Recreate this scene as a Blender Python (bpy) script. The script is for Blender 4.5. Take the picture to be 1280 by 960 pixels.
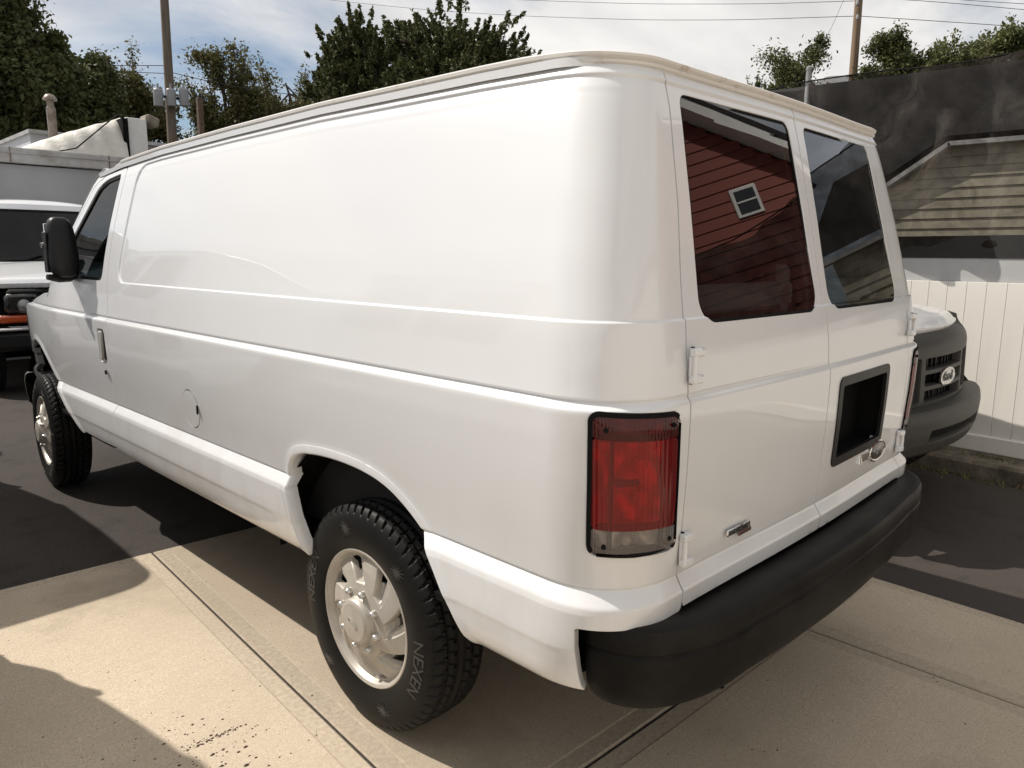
import bpy, bmesh, math, random
import numpy as np
from mathutils import Vector, Matrix, Euler, Quaternion
R = math.radians
SC = bpy.context.scene
COL = SC.collection
for o in list(bpy.data.objects):
    bpy.data.objects.remove(o)

# ------------------------------------------------------------------ camera
cam_d = bpy.data.cameras.new('camera')
cam = bpy.data.objects.new('camera', cam_d)
COL.objects.link(cam)
SC.camera = cam
CAM = Vector((-2.1808, -1.8522, 1.4825))
YAW, PIT, ROL, FPX = R(45.536), R(-9.822), R(0.328), 936.4
cam_d.sensor_width = 36.0
cam_d.lens = FPX / 1280 * 36.0
cam_d.clip_start = 0.05
cam_d.clip_end = 5000
fw = Vector((math.sin(YAW)*math.cos(PIT), math.cos(YAW)*math.cos(PIT), math.sin(PIT)))
rt = Vector((math.cos(YAW), -math.sin(YAW), 0))
up = rt.cross(fw)
rt, up = rt*math.cos(ROL)+up*math.sin(ROL), up*math.cos(ROL)-rt*math.sin(ROL)
m = Matrix((rt, up, -fw)).transposed().to_4x4()
m.translation = CAM
cam.matrix_world = m

def ray(px, py):
    return fw + rt*((px-640)/FPX) - up*((py-480)/FPX)
def at_y(px, py, y):
    d = ray(px, py); return CAM + d*((y-CAM.y)/d.y)
def at_x(px, py, x):
    d = ray(px, py); return CAM + d*((x-CAM.x)/d.x)
def at_z(px, py, z=0.0):
    d = ray(px, py); return CAM + d*((z-CAM.z)/d.z)
def at_d(px, py, dist):
    d = ray(px, py); return CAM + d*(dist/math.hypot(d.x, d.y))

# ------------------------------------------------------------------ world, sun, exposure
SUN = Vector((-0.300, 0.612, 0.731)).normalized()
world = bpy.data.worlds.new('World'); SC.world = world; world.use_nodes = True
nt = world.node_tree; nt.nodes.clear()
wo = nt.nodes.new('ShaderNodeOutputWorld'); bg = nt.nodes.new('ShaderNodeBackground')
sky = nt.nodes.new('ShaderNodeTexSky'); sky.sky_type = 'NISHITA'; sky.sun_disc = False
sky.sun_elevation = math.asin(SUN.z); sky.sun_rotation = math.atan2(SUN.x, SUN.y)
sky.air_density = 1.0; sky.dust_density = 0.6; sky.ozone_density = 1.0
tc = nt.nodes.new('ShaderNodeTexCoord')
sep = nt.nodes.new('ShaderNodeSeparateXYZ'); nt.links.new(tc.outputs['Generated'], sep.inputs[0])
addz = nt.nodes.new('ShaderNodeMath'); addz.operation = 'MAXIMUM'; addz.inputs[1].default_value = 0.0
nt.links.new(sep.outputs['Z'], addz.inputs[0])
addz2 = nt.nodes.new('ShaderNodeMath'); addz2.operation = 'ADD'; addz2.inputs[1].default_value = 0.22
nt.links.new(addz.outputs[0], addz2.inputs[0])
dx = nt.nodes.new('ShaderNodeMath'); dx.operation = 'DIVIDE'
dy = nt.nodes.new('ShaderNodeMath'); dy.operation = 'DIVIDE'
nt.links.new(sep.outputs['X'], dx.inputs[0]); nt.links.new(addz2.outputs[0], dx.inputs[1])
nt.links.new(sep.outputs['Y'], dy.inputs[0]); nt.links.new(addz2.outputs[0], dy.inputs[1])
cmb = nt.nodes.new('ShaderNodeCombineXYZ')
nt.links.new(dx.outputs[0], cmb.inputs[0]); nt.links.new(dy.outputs[0], cmb.inputs[1])
cmb.inputs[2].default_value = 3.7
mpw = nt.nodes.new('ShaderNodeMapping'); mpw.inputs['Rotation'].default_value = (0, 0, R(35)); mpw.inputs['Scale'].default_value = (0.55, 0.95, 1)
nt.links.new(cmb.outputs[0], mpw.inputs['Vector']); mpw.inputs['Location'].default_value = (0.35, 0.1, 0)
cn = nt.nodes.new('ShaderNodeTexNoise'); cn.inputs['Scale'].default_value = 1.0
cn.inputs['Detail'].default_value = 9; cn.inputs['Roughness'].default_value = 0.58; cn.inputs['Distortion'].default_value = 0.5
nt.links.new(mpw.outputs[0], cn.inputs['Vector'])
cr = nt.nodes.new('ShaderNodeValToRGB'); cr.color_ramp.elements[0].position = 0.35; cr.color_ramp.elements[1].position = 0.56
nt.links.new(cn.outputs['Fac'], cr.inputs[0])
cn2 = nt.nodes.new('ShaderNodeTexNoise'); cn2.inputs['Scale'].default_value = 3.2; cn2.inputs['Detail'].default_value = 8
nt.links.new(mpw.outputs[0], cn2.inputs['Vector'])
cr2 = nt.nodes.new('ShaderNodeValToRGB')
cr2.color_ramp.elements[0].position = 0.3; cr2.color_ramp.elements[0].color = (8.6, 8.4, 8.2, 1)
cr2.color_ramp.elements[1].position = 0.7; cr2.color_ramp.elements[1].color = (12.6, 12.2, 11.7, 1)
nt.links.new(cn2.outputs['Fac'], cr2.inputs[0])
mixw = nt.nodes.new('ShaderNodeMix'); mixw.data_type = 'RGBA'
cfm = nt.nodes.new('ShaderNodeMath'); cfm.operation = 'MULTIPLY'; cfm.inputs[1].default_value = 0.92
nt.links.new(cr.outputs[0], cfm.inputs[0])
nt.links.new(cfm.outputs[0], mixw.inputs['Factor'])
nt.links.new(sky.outputs[0], mixw.inputs['A']); nt.links.new(cr2.outputs[0], mixw.inputs['B'])
nt.links.new(mixw.outputs['Result'], bg.inputs['Color'])
bg.inputs['Strength'].default_value = 0.084
nt.links.new(bg.outputs[0], wo.inputs[0])
sun_d = bpy.data.lights.new('sun', 'SUN'); sun_d.energy = 4.8; sun_d.angle = R(0.53); sun_d.color = (1.0, 0.935, 0.85)
sun = bpy.data.objects.new('sun', sun_d); COL.objects.link(sun)
sun.rotation_euler = (-SUN).to_track_quat('-Z', 'Y').to_euler(); sun.location = (-6, 12, 15)
SC.view_settings.view_transform = 'Standard'; SC.view_settings.look = 'None'
SC.view_settings.gamma = 1.0; SC.view_settings.exposure = 0.02
SC.view_settings.use_curve_mapping = False
SC.render.resolution_x = 1024; SC.render.resolution_y = 768

# ------------------------------------------------------------------ materials
MATS = {}
def nodes_of(mt):
    mt.use_nodes = True
    return mt.node_tree, mt.node_tree.nodes['Principled BSDF']
def mat(name, col, rough=0.5, metal=0.0, coat=0.0, var=0.0, vscale=8.0, bump=0.0, bscale=60.0, col2=None, spec=0.5, dist=0.01, lo=0.35, hi=0.65, stretch=None, transl=0.0):
    if name in MATS: return MATS[name]
    mt = bpy.data.materials.new(name); t, b = nodes_of(mt)
    b.inputs['Roughness'].default_value = rough; b.inputs['Metallic'].default_value = metal
    b.inputs['Coat Weight'].default_value = coat; b.inputs['Coat Roughness'].default_value = 0.04
    b.inputs['Specular IOR Level'].default_value = spec
    c = (*col, 1)
    b.inputs['Base Color'].default_value = c
    tcn = t.nodes.new('ShaderNodeTexCoord'); vec = tcn.outputs['Object']
    if stretch:
        mp = t.nodes.new('ShaderNodeMapping'); mp.inputs['Scale'].default_value = stretch
        t.links.new(vec, mp.inputs['Vector']); vec = mp.outputs[0]
    if var or col2:
        n = t.nodes.new('ShaderNodeTexNoise'); n.inputs['Scale'].default_value = vscale; n.inputs['Detail'].default_value = 6
        n.inputs['Roughness'].default_value = 0.62
        t.links.new(vec, n.inputs['Vector'])
        r_ = t.nodes.new('ShaderNodeValToRGB'); r_.color_ramp.elements[0].position = lo; r_.color_ramp.elements[1].position = hi
        c2 = col2 if col2 else tuple(x*(1-var) for x in col)
        r_.color_ramp.elements[0].color = (*c2, 1); r_.color_ramp.elements[1].color = c
        t.links.new(n.outputs['Fac'], r_.inputs[0]); t.links.new(r_.outputs[0], b.inputs['Base Color'])
    if bump:
        n2 = t.nodes.new('ShaderNodeTexNoise'); n2.inputs['Scale'].default_value = bscale; n2.inputs['Detail'].default_value = 5
        t.links.new(vec, n2.inputs['Vector'])
        bp = t.nodes.new('ShaderNodeBump'); bp.inputs['Strength'].default_value = bump; bp.inputs['Distance'].default_value = dist
        t.links.new(n2.outputs['Fac'], bp.inputs['Height']); t.links.new(bp.outputs[0], b.inputs['Normal'])
    MATS[name] = mt
    return mt
def glass_mat(name, tint, rough=0.0, boost=1.0, gcol=(1,1,1)):
    mt = bpy.data.materials.new(name); mt.use_nodes = True; t = mt.node_tree; t.nodes.clear()
    o = t.nodes.new('ShaderNodeOutputMaterial'); mx = t.nodes.new('ShaderNodeMixShader')
    fr = t.nodes.new('ShaderNodeFresnel'); fr.inputs['IOR'].default_value = 1.52
    ml = t.nodes.new('ShaderNodeMath'); ml.operation = 'MULTIPLY'; ml.inputs[1].default_value = boost; ml.use_clamp = True
    t.links.new(fr.outputs[0], ml.inputs[0])
    tr = t.nodes.new('ShaderNodeBsdfTransparent'); tr.inputs[0].default_value = (*tint, 1)
    gl = t.nodes.new('ShaderNodeBsdfGlossy'); gl.inputs['Roughness'].default_value = rough; gl.inputs[0].default_value = (*gcol, 1)
    t.links.new(ml.outputs[0], mx.inputs[0]); t.links.new(tr.outputs[0], mx.inputs[1]); t.links.new(gl.outputs[0], mx.inputs[2])
    t.links.new(mx.outputs[0], o.inputs[0])
    MATS[name] = mt
    return mt
def paint_mat(name, col):
    """white vehicle paint: clear-coated, with a thin uneven film of road dust low on the body"""
    mt = bpy.data.materials.new(name); t, b = nodes_of(mt)
    b.inputs['Roughness'].default_value = 0.32; b.inputs['Coat Weight'].default_value = 1.0; b.inputs['Coat Roughness'].default_value = 0.018
    b.inputs['Coat IOR'].default_value = 1.5
    tcn = t.nodes.new('ShaderNodeTexCoord')
    n = t.nodes.new('ShaderNodeTexNoise'); n.inputs['Scale'].default_value = 3.5; n.inputs['Detail'].default_value = 8; n.inputs['Roughness'].default_value = 0.65
    mp = t.nodes.new('ShaderNodeMapping'); mp.inputs['Scale'].default_value = (1, 1, 0.45)
    t.links.new(tcn.outputs['Object'], mp.inputs[0]); t.links.new(mp.outputs[0], n.inputs['Vector'])
    s = t.nodes.new('ShaderNodeSeparateXYZ'); t.links.new(tcn.outputs['Object'], s.inputs[0])
    mr = t.nodes.new('ShaderNodeMapRange'); mr.inputs['From Min'].default_value = 1.0; mr.inputs['From Max'].default_value = 0.45
    mr.inputs['To Min'].default_value = 0.02; mr.inputs['To Max'].default_value = 0.42
    t.links.new(s.outputs['Z'], mr.inputs['Value'])
    r_ = t.nodes.new('ShaderNodeMapRange'); r_.inputs['From Min'].default_value = 0.42; r_.inputs['From Max'].default_value = 0.72
    t.links.new(n.outputs['Fac'], r_.inputs['Value'])
    ml = t.nodes.new('ShaderNodeMath'); ml.operation = 'MULTIPLY'; t.links.new(r_.outputs[0], ml.inputs[0]); t.links.new(mr.outputs[0], ml.inputs[1])
    mx = t.nodes.new('ShaderNodeMix'); mx.data_type = 'RGBA'; mx.inputs['A'].default_value = (*col, 1); mx.inputs['B'].default_value = (0.42, 0.35, 0.26, 1)
    t.links.new(ml.outputs[0], mx.inputs['Factor']); t.links.new(mx.outputs['Result'], b.inputs['Base Color'])
    # faint body-panel waviness
    n2 = t.nodes.new('ShaderNodeTexNoise'); n2.inputs['Scale'].default_value = 2.2; n2.inputs['Detail'].default_value = 1
    t.links.new(tcn.outputs['Object'], n2.inputs['Vector'])
    bp = t.nodes.new('ShaderNodeBump'); bp.inputs['Strength'].default_value = 0.25; bp.inputs['Distance'].default_value = 0.006
    t.links.new(n2.outputs['Fac'], bp.inputs['Height']); t.links.new(bp.outputs[0], b.inputs['Normal']); t.links.new(bp.outputs[0], b.inputs['Coat Normal'])
    MATS[name] = mt
    return mt

M_PAINT = paint_mat('van_paint', (0.715, 0.725, 0.738))
M_RAIL = mat('rail_paint', (0.70, 0.68, 0.645), 0.4, col2=(0.46, 0.41, 0.34), vscale=16, lo=0.24, hi=0.40)
M_BLACKP = mat('black_plastic', (0.010, 0.010, 0.0105), 0.42, bump=0.15, bscale=300, dist=0.001, spec=.3)
M_BUMPER = mat('bumper_plastic', (0.0065, 0.0062, 0.0060), 0.44, bump=0.12, bscale=500, dist=0.001, col2=(0.017, 0.0155, 0.014), vscale=5, spec=.10)
M_GREYP = mat('grey_plastic', (0.062, 0.058, 0.052), 0.5, bump=0.1, bscale=400, dist=0.001, col2=(0.05, 0.047, 0.042), vscale=6, spec=.35)
M_RUBBER = mat('rubber', (0.009, 0.0088, 0.0085), 0.5, col2=(0.012, 0.0115, 0.011), vscale=12, spec=.16)
M_SEAL = mat('seal_rubber', (0.006, 0.006, 0.006), 0.7, var=0.2, spec=.12)
M_DARK = mat('dark_underbody', (0.010, 0.0095, 0.009), 0.9, var=0.4, spec=.1)
M_SILVER = mat('silver_cover', (0.50, 0.47, 0.42), 0.42, metal=0.25, col2=(0.43, 0.395, 0.34), vscale=14)
M_CHROME = mat('chrome', (0.72, 0.71, 0.70), 0.12, metal=1.0, var=0.1)
M_STEEL = mat('wheel_steel', (0.05, 0.05, 0.05), 0.5, metal=0.6, var=0.2)
M_LINER = mat('interior_liner', (0.33, 0.32, 0.30), 0.7, var=0.15)
M_INT = mat('interior_dark', (0.022, 0.021, 0.021), 0.8, var=0.3)
M_BADGE = mat('badge_blue', (0.055, 0.052, 0.055), 0.25, metal=0.3, coat=0.6, var=0.15)
M_MIRROR = mat('mirror_silver', (0.8, 0.8, 0.82), 0.03, metal=1.0, var=0.02)
G_REAR = glass_mat('rear_glass', (0.38, 0.40, 0.40), boost=1.55)
G_FRONT = glass_mat('front_glass', (0.30, 0.33, 0.32), boost=.55)
G_WIND = glass_mat('windshield_glass', (0.06, 0.075, 0.09), boost=.6)
G_CLEAR = glass_mat('clear_lens', (0.85, 0.85, 0.85))
M_AMBER = mat('amber_lens', (0.45, 0.07, 0.012), 0.2, coat=0.8, var=0.3, vscale=40)
# ------------------------------------------------------------------ object helpers
def tag(o, label=None, cat=None, group=None, kind=None):
    if label: o['label'] = label
    if cat: o['category'] = cat
    if group: o['group'] = group
    if kind: o['kind'] = kind
    return o
def empty(name, loc=(0,0,0), rz=0.0, parent=None):
    o = bpy.data.objects.new(name, None); COL.objects.link(o)
    o.empty_display_size = 0.1
    o.location = loc; o.rotation_euler = (0, 0, rz)
    if parent: o.parent = parent
    return o
def mesh_np(name, V, F4=None, F3=None, polys=None, smooth=True):
    """V (n,3); F4 quads array, F3 tris array, polys list of index lists"""
    me = bpy.data.meshes.new(name)
    V = np.asarray(V, dtype=np.float32)
    loops = []; starts = []; totals = []; k = 0
    for A in (F4, F3):
        if A is not None and len(A):
            A = np.asarray(A, dtype=np.int32); w = A.shape[1]
            loops.append(A.ravel()); starts.append(k + np.arange(len(A))*w); totals.append(np.full(len(A), w)); k += A.size
    if polys:
        ln = np.array([len(p) for p in polys]); fl = np.array([i for p in polys for i in p], dtype=np.int32)
        loops.append(fl); starts.append(k + np.concatenate([[0], np.cumsum(ln)[:-1]])); totals.append(ln); k += len(fl)
    L = np.concatenate(loops).astype(np.int32); S = np.concatenate(starts).astype(np.int32)
    me.vertices.add(len(V)); me.vertices.foreach_set('co', V.ravel())
    me.loops.add(len(L)); me.loops.foreach_set('vertex_index', L)
    me.polygons.add(len(S)); me.polygons.foreach_set('loop_start', S)
    me.polygons.foreach_set('use_smooth', np.full(len(S), bool(smooth)))
    me.update(calc_edges=True); me.validate()
    return me
def obj(name, me, mt=None, parent=None, loc=None, rot=None):
    o = bpy.data.objects.new(name, me); COL.objects.link(o)
    if mt is not None and len(me.materials) == 0: me.materials.append(mt)
    if parent: o.parent = parent
    if loc is not None: o.location = loc
    if rot is not None: o.rotation_euler = rot
    return o
class MB:
    """collects boxes, tubes, lathes into one mesh"""
    def __init__(s): s.V = []; s.F = []; s.n = 0
    def add(s, V, F):
        s.V.extend([tuple(v) for v in V]); s.F.extend([[i+s.n for i in f] for f in F]); s.n += len(V); return s
    def box(s, c, d, rot=None, bev=0.0):
        hx, hy, hz = d[0]/2, d[1]/2, d[2]/2
        if bev <= 0:
            V = [Vector((x*hx, y*hy, z*hz)) for x in (-1,1) for y in (-1,1) for z in (-1,1)]
            F = [[0,1,3,2],[4,6,7,5],[0,4,5,1],[2,3,7,6],[0,2,6,4],[1,5,7,3]]
        else:
            b = min(bev, hx*.98, hy*.98, hz*.98); V = []; idx = {}
            for sx in (-1,1):
                for sy in (-1,1):
                    for sz in (-1,1):
                        for a, p in enumerate(((hx,hy-b,hz-b),(hx-b,hy,hz-b),(hx-b,hy-b,hz))):
                            idx[(sx,sy,sz,a)] = len(V); V.append(Vector((p[0]*sx,p[1]*sy,p[2]*sz)))
            F = []
            q = [(-1,-1),(1,-1),(1,1),(-1,1)]
            for s_ in (-1,1):
                for a in range(3):
                    f = []
                    for (u, v) in q:
                        k = [0,0,0]; k[a] = s_; k[(a+1)%3] = u; k[(a+2)%3] = v
                        f.append(idx[(*k, a)])
                    F.append(f if s_ > 0 else f[::-1])
            for a in range(3):
                b1, b2 = (a+1)%3, (a+2)%3
                for u in (-1,1):
                    for v in (-1,1):
                        def key(w, ax):
                            k = [0,0,0]; k[a] = w; k[b1] = u; k[b2] = v; return idx[(*k, ax)]
                        f = [key(-1,b1), key(1,b1), key(1,b2), key(-1,b2)]
                        F.append(f if u*v < 0 else f[::-1])
            for sx in (-1,1):
                for sy in (-1,1):
                    for sz in (-1,1):
                        f = [idx[(sx,sy,sz,0)], idx[(sx,sy,sz,1)], idx[(sx,sy,sz,2)]]
                        F.append(f if sx*sy*sz > 0 else f[::-1])
        if rot is not None:
            M_ = rot.to_matrix() if hasattr(rot, 'to_matrix') else rot
            V = [M_ @ v for v in V]
        V = [v + Vector(c) for v in V]
        return s.add(V, F)
    def tube(s, pts, rad, n=8, caps=True):
        pts = [Vector(p) for p in pts]
        if not hasattr(rad, '__len__'): rad = [rad]*len(pts)
        V = []; F = []
        ref = None
        for i, p in enumerate(pts):
            d = (pts[min(i+1,len(pts)-1)] - pts[max(i-1,0)]).normalized()
            if ref is None:
                ref = Vector((0,0,1)) if abs(d.z) < .9 else Vector((1,0,0))
            a = d.cross(ref).normalized(); b = d.cross(a).normalized(); ref = -b if False else ref
            for k in range(n):
                t = 2*math.pi*k/n
                V.append(p + (a*math.cos(t) + b*math.sin(t))*rad[i])
        for i in range(len(pts)-1):
            for k in range(n):
                k2 = (k+1) % n
                F.append([i*n+k, i*n+k2, (i+1)*n+k2, (i+1)*n+k])
        if caps:
            F.append([k for k in range(n)][::-1]); F.append([(len(pts)-1)*n+k for k in range(n)])
        # outward orientation
        F = [f[::-1] for f in F]
        return s.add(V, F)
    def lathe(s, prof, n=24, axis='z', c=(0,0,0)):
        V = []; F = []
        for (r_, h) in prof:
            for k in range(n):
                t = 2*math.pi*k/n
                u, v = r_*math.cos(t), r_*math.sin(t)
                p = (u, v, h) if axis == 'z' else ((h, u, v) if axis == 'x' else (v, h, u))
                V.append((p[0]+c[0], p[1]+c[1], p[2]+c[2]))
        for i in range(len(prof)-1):
            for k in range(n):
                k2 = (k+1) % n
                F.append([i*n+k, i*n+k2, (i+1)*n+k2, (i+1)*n+k])
        F.append([k for k in range(n)][::-1]); F.append([(len(prof)-1)*n+k for k in range(n)])
        return s.add(V, F)
    def build(s, name, mt, parent=None, smooth=False, loc=None, rot=None):
        me = mesh_np(name, np.array([tuple(v) for v in s.V]), polys=s.F, smooth=smooth)
        if smooth:
            me.set_sharp_from_angle(angle=R(38))
        return obj(name, me, mt, parent, loc, rot)
def copy_tree(o, parent=None):
    c = o.copy(); COL.objects.link(c)
    c.parent = parent
    for ch in list(o.children): copy_tree(ch, c)
    return c

# ------------------------------------------------------------------ gridded surfaces with clipped outlines
def grid_normals(P, sign=1.0):
    du = np.gradient(P, axis=0); dv = np.gradient(P, axis=1)
    N = np.cross(du, dv); N /= (np.linalg.norm(N, axis=-1, keepdims=True) + 1e-12)
    return N*sign
def patch_arrays(P, F, N, flange=None, off=0.0, inward=None):
    """keep F>0 of the grid P; flange = list of (into hole, inward) steps along the cut; returns V, quads, polys"""
    n, mm = F.shape
    P = P + N*off
    F = np.where(np.abs(F) < 1e-7, 1e-7, F)
    ins = F > 0
    vid = -np.ones((n, mm), dtype=np.int64)
    vid[ins] = np.arange(ins.sum())
    V = [P[ins]]; nv = int(ins.sum())
    c = np.stack([ins[:-1,:-1], ins[1:,:-1], ins[1:,1:], ins[:-1,1:]], -1)
    s = c.sum(-1)
    full = s == 4
    I, J = np.nonzero(full)
    quads = np.stack([vid[I,J], vid[I+1,J], vid[I+1,J+1], vid[I,J+1]], -1)
    polys = []; extra = []; exN = []; exG = []; cache = {}; bedges = []
    gi, gj = np.gradient(F)
    # gradient of F in 3D (approx): solve in tangent frame
    Pu = np.gradient(P, axis=0); Pv = np.gradient(P, axis=1)
    def cross_v(a, b):
        nonlocal nv
        k = (a, b) if a < b else (b, a)
        if k in cache: return cache[k]
        fa, fb = F[k[0]], F[k[1]]
        t = fa/(fa-fb)
        p = P[k[0]]*(1-t) + P[k[1]]*t
        nn = N[k[0]]*(1-t) + N[k[1]]*t
        a_ = k[0]
        E_ = (Pu[a_]@Pu[a_], Pu[a_]@Pv[a_], Pv[a_]@Pv[a_])
        det = E_[0]*E_[2]-E_[1]**2 + 1e-18
        g1 = (gi[a_]*E_[2]-gj[a_]*E_[1])/det; g2 = (gj[a_]*E_[0]-gi[a_]*E_[1])/det
        g = Pu[a_]*g1 + Pv[a_]*g2
        g = g/(np.linalg.norm(g)+1e-9)
        extra.append(p); exN.append(nn); exG.append(g)
        cache[k] = nv; nv += 1
        return cache[k]
    I, J = np.nonzero((s > 0) & (s < 4))
    for i, j in zip(I.tolist(), J.tolist()):
        cs = [(i,j),(i+1,j),(i+1,j+1),(i,j+1)]
        poly = []; ex = None; en = None; ncr = 0
        for k in range(4):
            a, b = cs[k], cs[(k+1)%4]
            if ins[a]: poly.append(int(vid[a]))
            if ins[a] != ins[b]:
                v = cross_v(a, b); poly.append(v); ncr += 1
                if ins[a]: ex = v
                else: en = v
        if len(poly) >= 3:
            polys.append(poly)
            if ncr == 2: bedges.append((ex, en))
    base = nv - len(extra)
    if extra:
        V.append(np.array(extra))
    if flange and bedges:
        EX = np.array(extra); EN = np.array(exN); EG = np.array(exG)
        if inward == 'flat':
            EN = EN*np.array([1,1,0]); EN /= (np.linalg.norm(EN,axis=1,keepdims=True)+1e-9)
        elif inward is not None:
            EN = np.repeat(-np.array(inward, float)[None,:], len(EX), 0)
            EG = EG - EN*(EG*EN).sum(1,keepdims=True); EG /= (np.linalg.norm(EG,axis=1,keepdims=True)+1e-9)
        prev = nv; V.append(EX); nv += len(EX)
        layers = [prev]
        for (hole, inn) in flange:
            V.append(EX - EG*hole - EN*inn); layers.append(nv); nv += len(EX)
        fl = []
        for a, b in bedges:
            a -= base; b -= base
            for q in range(len(layers)-1):
                fl.append((layers[q]+b, layers[q]+a, layers[q+1]+a, layers[q+1]+b))
        quads = np.concatenate([quads, np.array(fl)]) if len(quads) else np.array(fl)
    return np.concatenate(V), quads, polys
class Surf:
    """accumulates clipped patches into one mesh"""
    def __init__(s): s.V = []; s.Q = []; s.P = []; s.n = 0
    def add(s, P, F, N, flange=None, off=0.0, flip=False, inward=None):
        V, Q, po = patch_arrays(P, F, N, flange, off, inward)
        if flip:
            Q = Q[:, ::-1]; po = [p[::-1] for p in po]
        s.V.append(V); s.Q.append(Q + s.n); s.P += [[i+s.n for i in p] for p in po]; s.n += len(V)
        return s
    def build(s, name, mt, parent=None):
        Q = np.concatenate([q for q in s.Q if len(q)])
        me = mesh_np(name, np.concatenate(s.V), F4=Q, polys=s.P)
        return obj(name, me, mt, parent)
def rrect(a, b, ca, cb, ha, hb, r):
    qa = np.abs(a-ca)-(ha-r); qb = np.abs(b-cb)-(hb-r)
    return np.hypot(np.maximum(qa,0), np.maximum(qb,0)) + np.minimum(np.maximum(qa,qb),0) - r
def smooth_poly(pts, it=3):
    p = np.array(pts, float)
    for _ in range(it):
        q = np.roll(p, -1, 0); p = np.stack([.75*p+.25*q, .25*p+.75*q], 1).reshape(-1, 2)
    return p
def poly_sd(a, b, pts):
    sh = a.shape; X = np.stack([a.ravel(), b.ravel()], -1)
    d2 = np.full(len(X), 1e9); par = np.zeros(len(X), dtype=bool)
    for k in range(len(pts)):
        p, q = pts[k], pts[(k+1) % len(pts)]
        e = q-p; w = X-p
        t = np.clip((w@e)/(e@e+1e-12), 0, 1)
        dd = w - t[:,None]*e
        d2 = np.minimum(d2, (dd**2).sum(-1))
        c1 = X[:,1] >= p[1]; c2 = X[:,1] < q[1]; c3 = e[0]*w[:,1] > e[1]*w[:,0]
        par ^= (c1 & c2 & c3) | (~c1 & ~c2 & ~c3)
    d = np.sqrt(d2)
    return np.where(par, -d, d).reshape(sh)
def sstep(a, b, x):
    t = np.clip((x-a)/(b-a), 0, 1); return t*t*(3-2*t)
def text_mesh(body, size, extr=0.001):
    cu = bpy.data.curves.new('lettering', 'FONT'); cu.body = body; cu.size = size; cu.extrude = extr; cu.align_x = 'CENTER'; cu.align_y = 'CENTER'
    cu.resolution_u = 3
    o = bpy.data.objects.new('lettering', cu); COL.objects.link(o)
    dg = bpy.context.evaluated_depsgraph_get(); dg.update()
    me = bpy.data.meshes.new_from_object(o.evaluated_get(dg))
    bpy.data.objects.remove(o); bpy.data.curves.remove(cu)
    return me
# ------------------------------------------------------------------ lamp materials
def lens_mat(name, tint, diff, ribs):
    mt = bpy.data.materials.new(name); mt.use_nodes = True; t = mt.node_tree; t.nodes.clear()
    o = t.nodes.new('ShaderNodeOutputMaterial')
    tr = t.nodes.new('ShaderNodeBsdfTransparent'); tr.inputs[0].default_value = (*tint, 1)
    df = t.nodes.new('ShaderNodeBsdfDiffuse'); df.inputs[0].default_value = (*diff, 1)
    gl = t.nodes.new('ShaderNodeBsdfGlossy'); gl.inputs['Roughness'].default_value = 0.06
    fr = t.nodes.new('ShaderNodeFresnel'); fr.inputs['IOR'].default_value = 1.5
    tcn = t.nodes.new('ShaderNodeTexCoord')
    wv = t.nodes.new('ShaderNodeTexWave'); wv.inputs['Scale'].default_value = ribs; wv.inputs['Distortion'].default_value = 0.4; wv.bands_direction = 'DIAGONAL'
    mp = t.nodes.new('ShaderNodeMapping'); mp.inputs['Scale'].default_value = (1, -1, 0.04)
    t.links.new(tcn.outputs['Object'], mp.inputs[0]); t.links.new(mp.outputs[0], wv.inputs['Vector'])
    bp = t.nodes.new('ShaderNodeBump'); bp.inputs['Strength'].default_value = 0.35; bp.inputs['Distance'].default_value = 0.0015
    t.links.new(wv.outputs['Fac'], bp.inputs['Height'])
    for n in (df, gl, fr): t.links.new(bp.outputs[0], n.inputs['Normal'])
    m1 = t.nodes.new('ShaderNodeMixShader'); rmp = t.nodes.new('ShaderNodeMapRange')
    rmp.inputs['To Min'].default_value = 0.20; rmp.inputs['To Max'].default_value = 0.30
    t.links.new(wv.outputs['Fac'], rmp.inputs['Value']); t.links.new(rmp.outputs[0], m1.inputs[0])
    t.links.new(tr.outputs[0], m1.inputs[1]); t.links.new(df.outputs[0], m1.inputs[2])
    m2 = t.nodes.new('ShaderNodeMixShader'); t.links.new(fr.outputs[0], m2.inputs[0]); t.links.new(m1.outputs[0], m2.inputs[1]); t.links.new(gl.outputs[0], m2.inputs[2])
    t.links.new(m2.outputs[0], o.inputs[0])
    MATS[name] = mt
    return mt
M_LENS_R = lens_mat('red_lens', (0.80, 0.012, 0.014), (0.42, 0.004, 0.007), 40)
M_LENS_D = lens_mat('dark_red_lens', (0.36, 0.006, 0.012), (0.16, 0.004, 0.008), 60)
M_LENS_C = lens_mat('clear_ribbed_lens', (0.75, 0.70, 0.66), (0.42, 0.38, 0.36), 70)
M_REFLECT = mat('reflector', (0.66, 0.64, 0.62), 0.3, metal=0.35, var=.25, vscale=120)

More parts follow.
